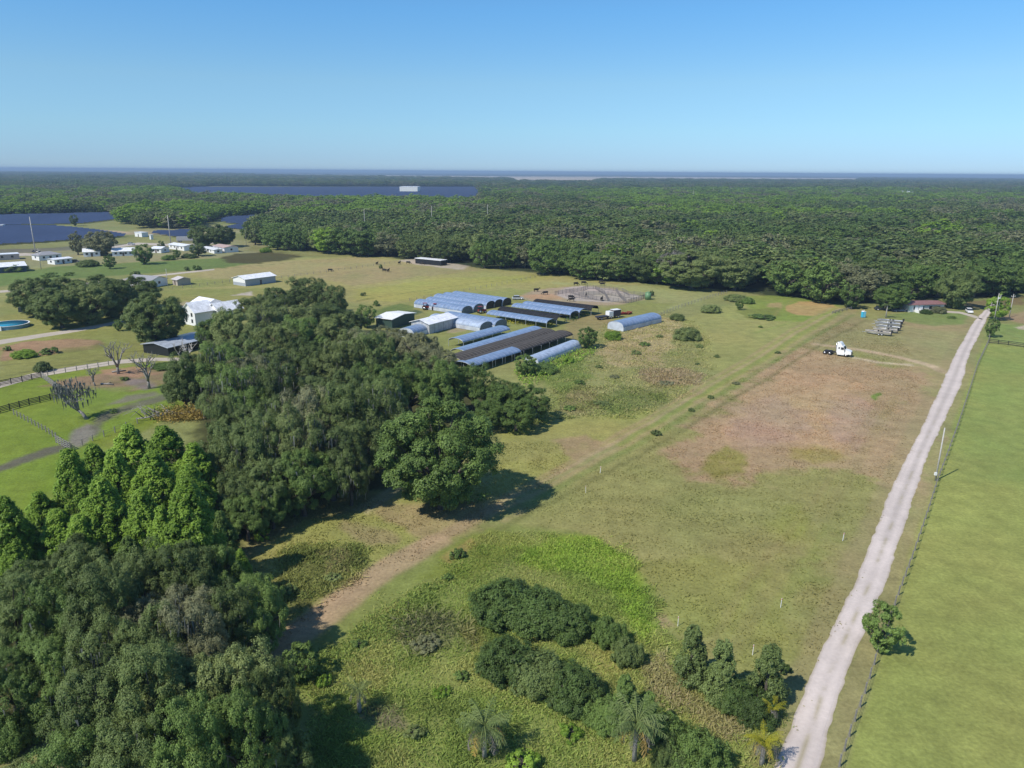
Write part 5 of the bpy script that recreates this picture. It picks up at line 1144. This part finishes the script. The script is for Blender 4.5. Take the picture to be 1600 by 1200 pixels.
# white box truck by the pens
r = put('box_truck', 'white truck with dark open bed parked behind the apart blue tunnel', 'truck', (949, 498), (961, 496.5))
MB().box((.9, 0, 1.7), (1.9, 2.1, 1.9)).build('cab', TW, r); MB().box((1.86, 0, 2.1), (.05, 1.8, .7)).build('windscreen', GLASS, r); MB().box((-2.4, 0, 1.0), (4.6, 2.2, .5)).build('bed', mat('bed_dark', (.04, .04, .05), .6), r)
MB().box((3.6, 0, 1.9), (3.2, 2.2, 2.2)).build('cargo_box', mat('cargo_dark', (.06, .05, .06), .6), r); MB().box((3.6, 0, 3.03), (3.3, 2.3, .06)).build('cargo_roof', WHITE, r)
for x in (-3.4, .9, 4.2):
    for s in (-1, 1): wheel(r, x, s, .45, .3)
RED = mat('tractor_red', (.28, .035, .03), .45)
def tractor(label, p, rz):
    r = put('tractor', label, 'tractor', p, None, rz); MB().prism([(.2, .8), (.2, 1.5), (1.9, 1.4), (2.0, .8)], -.35, .35).build('hood', RED, r); MB().box((-.5, 0, 1.1), (1.4, 1.0, .6)).build('body', RED, r)
    MB().box((-.5, 0, 1.55), (.5, .5, .2)).box((-.75, 0, 1.85), (.12, .5, .5)).build('seat', DARK, r); b = MB()
    for x in (-1.0, .1):
        for s in (-.5, .5): b.tube([(x, s, 1.2), (x, s, 2.5)], .04, 5)
    b.build('roll_frame', DARK, r); MB().box((-.45, 0, 2.55), (1.5, 1.3, .1)).build('canopy', RED, r)
    for s in (-1, 1): wheel(r, -.7, s*.8, .75, .4); wheel(r, 1.6, s*.65, .45, .25)
tractor('red tractor parked at the front side of the two bay greenhouse', (666, 484), .2); tractor('second red tractor right of the first one', (681, 484.5), 1.2); tractor('red tractor in the gap between the greenhouses', (752, 489.5), .5)
def implement(label, p, rz):
    r = put('farm_implement', label, 'farm implement', p, None, rz); MB().box((0, 0, .7), (3, .2, .2)).box((0, .9, .7), (3, .2, .2)).box((0, .45, .9), (.2, 2, .2)).build('frame', RED, r); b = MB()
    for k in range(7): b.tube([(-1.4+k*.46, .1, .42), (-1.4+k*.46, .2, .42)], .4, 12)
    b.build('disc_gang', RED, r)
implement('dark red disc harrow behind the apart blue tunnel', (975, 492), .3); implement('second dark red implement right of the disc harrow', (985, 491), 1.0)

# boats on trailers
ALU = mat('aluminium_hull', (.42, .43, .44), .4, .4, var=.12); TANH = mat('tan_hull', (.45, .41, .36), .6); MOT = mat('motor_black', (.03, .03, .03), .5)
def boat(i, p0, p1, hullm, label, lab2):
    a = G(*p0); b = G(*p1); d = (b-a); L = min(8.0, d.length); rz = math.atan2(d.y, d.x)
    tr = empty('boat_trailer', a, rz, label=lab2, cat='boat trailer', group='boat trailers on the field'); f = MB()
    f.tube([(-.9, 0, .5), (.5, 0, .5), (1.6, .7, .5), (L-.3, .7, .5)], .06, 5); f.tube([(.5, 0, .5), (1.6, -.7, .5), (L-.3, -.7, .5)], .06, 5); f.box((L*.62, 0, .45), (.1, 1.9, .1)).box((L*.4, 0, .5), (.1, 1.4, .08)).box((L-.4, 0, .5), (.1, 1.4, .08)); f.build('trailer_frame', STEEL, tr)
    for x in (L*.56, L*.68):
        for s in (-1, 1): wheel(tr, x, s*1.02, .33, .2, WHITE)
    MB().tube([(.3, 0, .5), (.3, 0, 1.2)], .06, 5).build('winch_post', DARK, tr)
    bt = empty('boat', a+Vector((0, 0, .56)), rz, label=label, cat='boat', group='boats on trailers on the field')
    n = 11; V = []; F = []
    for k in range(n):
        t = k/(n-1); x = .1+t*(L-.2); wd = .95*min(1, (t*2.6)**.6+.02); zb = .28*(1-min(1, t*3.2))**1.5; pf = [(-wd, .62+.12*(1-t)), (-wd*.8, .12+zb), (0, zb), (wd*.8, .12+zb), (wd, .62+.12*(1-t)), (wd*.86, .62+.12*(1-t)), (wd*.7, .26+zb*.8), (-wd*.7, .26+zb*.8), (-wd*.86, .62+.12*(1-t))]
        V += [(x, y, z) for y, z in pf]
    for k in range(n-1):
        for j in range(9): F.append((k*9+j, k*9+(j+1) % 9, (k+1)*9+(j+1) % 9, (k+1)*9+j))
    F += [tuple(range(9))[::-1], tuple(range((n-1)*9, n*9))]; MB().add(V, F).build('hull', hullm, bt)
    MB().box((L*.6, 0, .40), (L*.62, 1.15, .14)).build('interior', mat('boat_interior', (.05, .055, .065), .8), bt)
    MB().box((.9+L*.12, 0, .6), (L*.16, 1.1, .1)).build('front_deck', mat('deck_carpet', (.16, .17, .2), .9), bt)
    MB().box((L*.62, .32, .62), (.5, .5, .45)).box((L*.62, -.32, .62), (.5, .5, .45)).build('seats', MOT, bt); MB().box((L*.5, .3, .7), (.3, .5, .6)).build('console', WHITE if i % 2 else MOT, bt)
    MB().prism([(L-.1, .3), (L-.15, 1.35), (L+.35, 1.4), (L+.5, 1.0), (L+.2, .2), (L+.1, -.2), (L-.02, -.2)], -.2, .2).build('outboard_motor', MOT, bt)
for i, (p0, p1, m, l) in enumerate([((1370, 503.5), (1411, 507), ALU, 'grey aluminium boat farthest back in the row'), ((1366, 508), (1409, 511.5), ALU, 'long pale aluminium boat second from the back'), ((1367, 513), (1406, 517), ALU, 'aluminium boat in the middle of the row'),
                                    ((1363, 518), (1402, 521), TANH, 'tan hulled boat second from the front'), ((1351, 520.5), (1392, 525.5), TANH, 'tan hulled boat nearest to the camera')]):
    boat(i, p0, p1, m, l, ['trailer under the farthest boat', 'trailer under the second boat from the back', 'twin axle trailer under the middle boat', 'trailer under the second boat from the front', 'trailer under the nearest boat'][i])
# portable toilet
r = put('portable_toilet', 'turquoise portable toilet standing on the field behind the boats', 'portable toilet', (1348.5, 496), None, .2); TQ = mat('turquoise_plastic', (.05, .42, .62), .45)
MB().box((0, 0, 1.12), (1.15, 1.15, 2.1)).build('cabin', TQ, r); MB().prism([(-.62, 2.17), (-.5, 2.3), (0, 2.42), (.5, 2.3), (.62, 2.17)], -.62, .62).build('roof', WHITE, r); MB().box((0, -.59, 1.15), (.75, .04, 1.85)).build('door', mat('pale_turquoise', (.2, .55, .68), .45), r); MB().tube([(.4, .4, 2.2), (.4, .4, 2.7)], .05, 6).build('vent_pipe', WHITE, r); MB().box((0, 0, .04), (1.25, 1.25, .08)).build('base_skid', DARK, r)
# water tank, pool, canopy, trailer
r = put('water_tank', 'green round water tank at the end of the cattle pens', 'water tank', (1012.5, 468), None, 0); GT = mat('tank_green', (.13, .24, .12), .45)
MB().tube([(0, 0, 0), (0, 0, 2.9)], 1.25, 20).build('tank_shell', GT, r); MB().tube([(0, 0, 2.9), (0, 0, 3.25)], [1.22, .35], 20).build('tank_cap', GT, r)
p = G(15, 511); r = empty('swimming_pool', p, 0, label='round turquoise above ground pool at the left edge', cat='pool'); Rp = 27/ppm(p)
MB().tube([(0, 0, 0), (0, 0, 1.15)], Rp, 40, cap=False).build('pool_wall', mat('pool_wall_blue', (.25, .4, .5), .5), r); V = [(Rp*1.03*math.cos(2*PI*k/40), Rp*1.03*math.sin(2*PI*k/40), z) for z in (1.13, 1.22) for k in range(40)]; V += [(x*.93, y*.93, z) for x, y, z in V]
MB().add(V, [(40+k, 40+(k+1) % 40, 120+(k+1) % 40, 120+k) for k in range(40)]+[(k, (k+1) % 40, 40+(k+1) % 40, 40+k) for k in range(40)]).build('pool_rim', WHITE, r)
MB().tube([(0, 0, .9), (0, 0, .98)], Rp*.98, 40).build('water', mat('pool_water', (.03, .26, .38), .08, spec=.6), r); MB().box((Rp*.2, -Rp*1.06, .7), (.7, .5, 1.4)).build('ladder', WHITE, r)
r = put('utility_trailer', 'dark flat topped utility trailer at the left edge of the grove', 'trailer', (31, 490), (55, 489)); MB().box((4, 1, 1.3), (8.6, 2.3, 1.6)).build('dark_box', mat('dark_green_tarp', (.04, .055, .05), .7), r); MB().box((4, 1, .6), (8.8, 2.2, .16)).build('bed', STEEL, r)
for x in (3.5, 4.8):
    for s in (0, 2): wheel(r, x, s, .35, .22)
r = put('canopy_tent', 'small white canopy on posts beside the small round lane tree', 'canopy', (196, 506), (208, 505)); MB().add([(0, 0, 2.2), (4, 0, 2.2), (4, 3.5, 2.2), (0, 3.5, 2.2), (2, 1.75, 3.0)], [(0, 1, 4), (1, 2, 4), (2, 3, 4), (3, 0, 4), (3, 2, 1, 0)]).build('canopy_top', WHITE, r)
for x in (.05, 3.95):
    for y in (.05, 3.45): MB().box((x, y, 1.1), (.08, .08, 2.2)).build('post', STEEL, r)
for lab, p0, p1 in [('pale fallen log between the dead trees', (158, 601), (180, 602)), ('fallen log beside the tall dead tree', (175, 582.5), (192, 580.5))]:
    r = put('fallen_log', lab, 'log', p0, p1); MB().tube([(0, 0, .22), (1.4, .1, .25), (3.2, 0, .2)], [.24, .22, .16], 8).build('log_trunk', DEADWOOD, r); MB().tube([(1.4, .1, .3), (2.2, .8, .5)], [.1, .05], 5).build('branch_stub', DEADWOOD, r)

# ------------------------------------------------------------------ dead trees, fallen tree
def dead_tree(label, base, H, seed, lean=(0, 0), spread=1.0, moss=0, wood_m=DEADWOOD, name='dead_tree'):
    g = random.Random(seed); p = G(*base); r = empty(name, p, 0, label=label, cat='dead tree'); tips = []
    lim = MB(); tr = MB(); fk = H*.2
    tr.tube([(0, 0, -.2), (lean[0]*.2, lean[1]*.2, fk*.6), (lean[0]*.45, lean[1]*.45, fk)], [H*.045, H*.034, H*.03], 8); tr.build('trunk', wood_m, r)
    def grow(p, d, L, rad, lv):
        q = p; pts = [p]; rs = [rad]
        for k in range(3):
            d = (d+Vector((g.gauss(0, .18), g.gauss(0, .18), .10))).normalized(); q = q+d*L/3; pts.append(q); rs.append(rad*(1-.22*(k+1)))
        lim.tube(pts, rs, 5); tips.append(q)
        if lv < 4:
            for k in range(2+(g.random() < .4)):
                nd = (d+Vector((g.gauss(0, .6), g.gauss(0, .6), g.gauss(.1, .35)))*1.0).normalized(); grow(pts[g.choice((2, 3))], nd, L*g.uniform(.55, .75), rad*.55, lv+1)
    c = Vector((lean[0]*.45, lean[1]*.45, fk*.95))
    for k in range(5):
        a = k*1.257+g.uniform(-.3, .3); grow(c, Vector((math.cos(a)*.55*spread+lean[0]*.05, math.sin(a)*.55*spread, 1)).normalized(), H*.38, H*.032, 1)
    lim.build('branches', wood_m, r)
    if moss:
        gg = np.random.default_rng(seed); T = np.array([list(t) for t in tips]); li = gg.integers(0, len(T), moss); pp = T[li]+gg.normal(size=(moss, 3))*.5; L = gg.uniform(.4, 1.5, moss); w = gg.uniform(.06, .2, moss); a = gg.uniform(0, PI, moss); dx = np.stack([np.cos(a)*w, np.sin(a)*w, 0*w], 1); tip = pp-np.stack([0*L, 0*L, L], 1)
        V = np.stack([pp-dx, pp+dx, tip+dx*.2, tip-dx*.2], 1).reshape(-1, 3); linkmesh('spanish_moss', npmesh('spanish_moss', V, np.arange(4*moss).reshape(moss, 4), [LEAF['moss']], attrs={'tint': ('FLOAT', 'POINT', np.repeat(gg.uniform(0, 1, moss), 4))}), r)['kind'] = 'stuff'
    return r
dead_tree('tall bare grey tree with thick crooked limbs beside the lane', (185, 584), 9.5, 3, spread=1.3)
dead_tree('bare grey upright tree right of the thick crooked one', (233, 607), 9.5, 5, spread=.7)
dead_tree('small broken grey snag left of the bare trees', (149, 603), 5, 8, (-.8, 0), .5)
dead_tree('leaning dead tree hung with grey moss in the left pasture', (136, 655), 9, 11, (-4, 1), 1.3, 420)
dead_tree('bleached bare tree in front of the long grey roofed shed', (291, 576), 8.5, 14, spread=1.1, wood_m=mat('bleached_wood', (.55, .52, .48), .8))
r = put('fallen_tree', 'fallen tree with pale trunk and orange dying foliage at the wood edge', 'fallen tree', (213, 658), (322, 652)); Lf = (G(322, 652)-G(213, 658)).length; g = random.Random(4)
MB().tube([(0, 0, .5), (Lf*.3, .2, .8), (Lf*.7, 0, 1.2), (Lf, .2, 1.4)], [.12, .2, .3, .4], 8).build('trunk', DEADWOOD, r); b = MB()
for k in range(16):
    x = Lf*g.uniform(.05, .8); b.tube([(x, 0, .8), (x-g.uniform(1, 3), g.uniform(-1.5, 2.5), g.uniform(1.4, 3)), (x-g.uniform(2.5, 5.5), g.uniform(-2.5, 4.5), g.uniform(1, 3.4))], [.12, .07, .02], 5)
b.build('branches', DEADWOOD, r)
gg = np.random.default_rng(8); n = 5200; xx = gg.beta(2.2, 1.4, n)*Lf*.8+Lf*.22; pp = np.stack([xx, gg.normal(size=n)*1.3, np.abs(gg.normal(size=n))*1.0+.2], 1); V, F, T = leaves(pp, gg.normal(size=(n, 3)), .34, gg.uniform(0, 1, n), gg)
linkmesh('dying_foliage', npmesh('dying_foliage', V, F, [LEAF['orange']], attrs={'tint': ('FLOAT', 'POINT', T)}), r)
n = 1500; pp = np.stack([gg.uniform(.15, .8, n)*Lf, gg.normal(size=n)*1.2+1.8, np.abs(gg.normal(size=n))*.9+.5], 1); V, F, T = leaves(pp, gg.normal(size=(n, 3)), .3, gg.uniform(0, 1, n), gg)
linkmesh('green_foliage', npmesh('green_foliage', V, F, [LEAF['olive']], attrs={'tint': ('FLOAT', 'POINT', T)}), r)

# ------------------------------------------------------------------ palms
def frond_mesh(L, droop, seed, w=.42):
    g = random.Random(seed); n = 14; mb = MB(); pts = []
    for k in range(n+1):
        t = k/n; a = .95-droop*t*1.9; pts.append((0, 0, 0) if k == 0 else (pts[-1][0]+math.cos(a)*L/n, 0, pts[-1][2]+math.sin(a)*L/n))
    mb.tube(pts[::2], [.016, .014, .013, .012, .010, .008, .006, .004][:len(pts[::2])], 4)
    V = []; F = []
    for k in range(4, n*2):
        t = min(.999, k/(n*2)+g.uniform(-.012, .012)); q = t*n; i = min(n-1, int(q)); f_ = q-i; p = [pts[i][c]*(1-f_)+pts[i+1][c]*f_ for c in range(3)]; ll = L*.18*g.uniform(.8, 1.15)*math.sin(PI*min(1, t*.85+.15))**.7
        for s in (-1, 1):
            z = -ll*g.uniform(.1, 1.1); o = len(V); V += [(p[0]-.006, p[1], p[2]), (p[0]+.008, p[1], p[2]), (p[0]+ll*.55+.004, s*ll*.8, p[2]+z), (p[0]+ll*.5-.004, s*ll*.8, p[2]+z)]; F.append((o, o+1, o+2, o+3))
    mb.add(V, F); me = mb.mesh('frond', LEAF['palm']); a = me.attributes.new('tint', 'FLOAT', 'POINT'); a.data.foreach_set('value', np.random.default_rng(seed).uniform(0, 1, len(me.vertices)).astype(np.float32)); return me
FR = [frond_mesh(1.0, d, 5+i) for i, d in enumerate((.45, .75, 1.05))]; FRD = [frond_mesh(1.0, 1.25, 31), frond_mesh(1.0, 1.45, 33)]
def palm(label, base, H, L, n=18, ndead=5, leafm='palm', norange=2, seed=1):
    g = random.Random(seed); p = G(*base); r = empty('palm_tree', p, g.uniform(0, 6), label=label, cat='palm', group='palms')
    MB().tube([(0, 0, -.1), (.05, 0, H*.5), (0, .05, H)], [.24, .18, .2], 9).build('trunk', mat('palm_trunk', (.33, .31, .28), .9, scale=6, var=.3), r)
    for k in range(n+ndead+norange):
        dead = k >= n; me = (FRD if dead else FR)[g.randrange(2 if dead else 3)]; o = linkmesh('frond', me, r, (0, 0, H)); a = k*2.4+g.uniform(-.3, .3); s = L*g.uniform(.8, 1.15)
        o.rotation_euler = (0, g.uniform(.35, .75) if dead else g.uniform(-.35, .35), a); o.scale = (s, s, s); o.material_slots[0].link = 'OBJECT'
        o.material_slots[0].material = LEAF['dead'] if n <= k < n+ndead else LEAF['orange'] if k >= n+ndead else LEAF[leafm]
palm('palm with drooping grey fronds and an orange one, left of the thickets bottom', (757, 1183), 3.2, 2.9, 26, 9, 'palm', 4, 2)
palm('middle palm with hanging yellow and green fronds at the bottom', (991, 1190), 4.0, 3.0, 26, 6, 'palm', 4, 5)
palm('yellow fronded palm beside the gravel road at the bottom', (1190, 1196), 2.4, 1.9, 22, 8, 'yellow', 4, 7)
palm('small yellow green palm peeking out behind the low dark shrub', (1205, 1128), 1.6, 1.4, 12, 1, 'yellow', 0, 8)
palm('small palm with orange fronds in the rough left meadow', (562, 1112), 2.4, 1.7, 16, 3, 'olive', 2, 9)
palm('small palm with pale trunk behind the boats', (1384, 497), 4.6, 2.4, 16, 2, 'palm', 1, 11)

# ------------------------------------------------------------------ cattle
COWM = mat('black_hide', (.02, .018, .017), .7, var=.2)
def cow_mesh(graze):
    mb = MB()
    def ring(path):      # path of (x, z, ry, rz) loops
        V = []; n = 12
        for x, z, a, b in path:
            for k in range(n): t = 2*PI*k/n; V.append((x, math.cos(t)*a, z+math.sin(t)*b))
        F = [(i*n+k, i*n+(k+1) % n, (i+1)*n+(k+1) % n, (i+1)*n+k) for i in range(len(path)-1) for k in range(n)]
        F += [tuple(range(n))[::-1], tuple(range((len(path)-1)*n, len(path)*n))]; mb.add(V, F, 0, True)
    hz_ = .45 if graze else 1.45
    ring([(-1.02, 1.12, .12, .14), (-.95, 1.08, .28, .30), (-.6, 1.05, .34, .37), (-.1, 1.0, .38, .40), (.4, .98, .36, .42), (.7, 1.02, .28, .38), (.95, 1.05 if not graze else .95, .17, .26), (1.15, (1.05+hz_)/2+.05, .14, .19), (1.32, hz_+.05, .15, .18), (1.5, hz_-.05, .12, .13), (1.68, hz_-.16, .085, .09)])
    for x, s in ((-.78, 1), (-.78, -1), (.58, 1), (.58, -1)):
        j = -.08 if x < 0 else .03
        mb.tube([(x+.05, s*.2, .95), (x+.02, s*.21, .6), (x+j, s*.21, .38), (x, s*.21, .06), (x+.03, s*.21, 0)], [.15, .10, .06, .05, .065], 8)
    mb.tube([(-1.05, 0, 1.2), (-1.14, 0, .9), (-1.12, 0, .5)], [.04, .025, .035], 5)
    for s in (-1, 1): mb.tube([(1.3, s*.12, hz_+.14), (1.27, s*.30, hz_+.13)], [.05, .02], 5)
    return mb.mesh('cow', COWM)
CW = [cow_mesh(True), cow_mesh(False)]
for i, (x, y, g_, rz, lab) in enumerate([(838, 456, 1, .3, 'largest black cow standing left of the sandy yard'), (852, 460.5, 0, 3.3, 'black cow grazing on the sandy yard'), (900, 446, 0, .4, 'black cow grazing behind the left pens'), (912, 444.5, 0, .2, 'black cow grazing right of the one behind the pens'),
                          (941, 446.5, 1, 3.0, 'black cow standing behind the middle of the pens'), (940, 442.5, 0, .1, 'black cow farthest back near the forest shade'), (892, 467, 0, .1, 'dark cow on the bare soil before the pens'), (916, 464.5, 1, 1.5, 'black cow seen end on inside the pens'), (893, 471, 0, 3.2, 'dark cow by the end of the black shade tunnel'), (940, 470, 1, 1.2, 'dark cow at the front pen wall'),
                          (516, 424.5, 0, 0, 'lone black cow left on the tan field'), (589, 414, 1, 1.3, 'black cow in the upper middle of the tan field'), (601, 425, 0, .2, 'black cow left of the pair on the tan field'), (607, 425, 1, 1.4, 'black cow right of the pair on the tan field'), (624, 413, 1, 1.2, 'black cow nearest to the far shelter'), (638, 412.5, 0, 0, 'dark cow left before the far shelter'), (661, 414, 0, 3.1, 'dark cow in front of the far shelter')]):
    o = linkmesh('cow', CW[g_]); o.location = G(x, y); o.rotation_euler = (0, 0, rz); o.scale = (1.12, 1.12, 1.12); tag(o, label=lab, cat='cow', group='black cattle')
for i, (x, y) in enumerate([(112, 615), (123, 614), (60, 640)]): pass

# crops under the open tunnel
def crop(name, label, poly, dens, h, lf, seed):
    g = np.random.default_rng(seed); P = wpoly(poly); xs = [p[0] for p in P]; ys = [p[1] for p in P]; n = int(dens*(max(xs)-min(xs))*(max(ys)-min(ys))); x = g.uniform(min(xs), max(xs), n); y = g.uniform(min(ys), max(ys), n); k = inpoly(x, y, P); x, y = x[k], y[k]; n = len(x)
    V, F, T = leaves(np.stack([x, y, g.uniform(.1, h, n)], 1), g.normal(size=(n, 3))+np.array([0, 0, .6]), .5, g.uniform(0, 1, n), g)
    tag(linkmesh(name, npmesh(name, V, F, [LEAF[lf]], attrs={'tint': ('FLOAT', 'POINT', T)})), label=label, cat='crops', kind='stuff')
crop('potted_crops', 'bright yellow green potted plants under the open blue tunnel', [(775, 499), (800, 499), (864, 507), (862, 511), (830, 510), (780, 504)], 6, .9, 'yellow', 401)
crop('hedge_plants', 'low green plants in rows between the tunnels', [(880, 504), (900, 502), (905, 497), (925, 490), (915, 488), (880, 498)], 4, .8, 'mid', 402)
crop('undergrowth', 'dense low undergrowth in front of the low white tunnel', [(800, 580), (840, 562), (900, 548), (930, 548), (930, 556), (880, 575), (845, 600), (820, 610)], 5, 1.2, 'bright', 403)
crop('undergrowth', 'green vine undergrowth at the foot of the round meadow tree', [(640, 782), (700, 796), (760, 786), (770, 776), (700, 780), (650, 770)], 10, 1.2, 'mid', 404)

# ------------------------------------------------------------------ haze: one closed box of thin even air
hz = MB().box((0, 0, 29), (100000, 100000, 60)).build('haze', [bpy.data.materials.new('thin_air')]); tag(hz, label='thin pale blue air fading the far plain', cat='haze', kind='stuff')
hm = hz.data.materials[0]; hm.use_nodes = True; t = hm.node_tree; t.nodes.clear(); o_ = t.nodes.new('ShaderNodeOutputMaterial'); pv = t.nodes.new('ShaderNodeVolumePrincipled')
pv.inputs['Color'].default_value = (.46, .63, .84, 1); pv.inputs['Density'].default_value = 1.4e-4; t.links.new(pv.outputs[0], o_.inputs['Volume'])
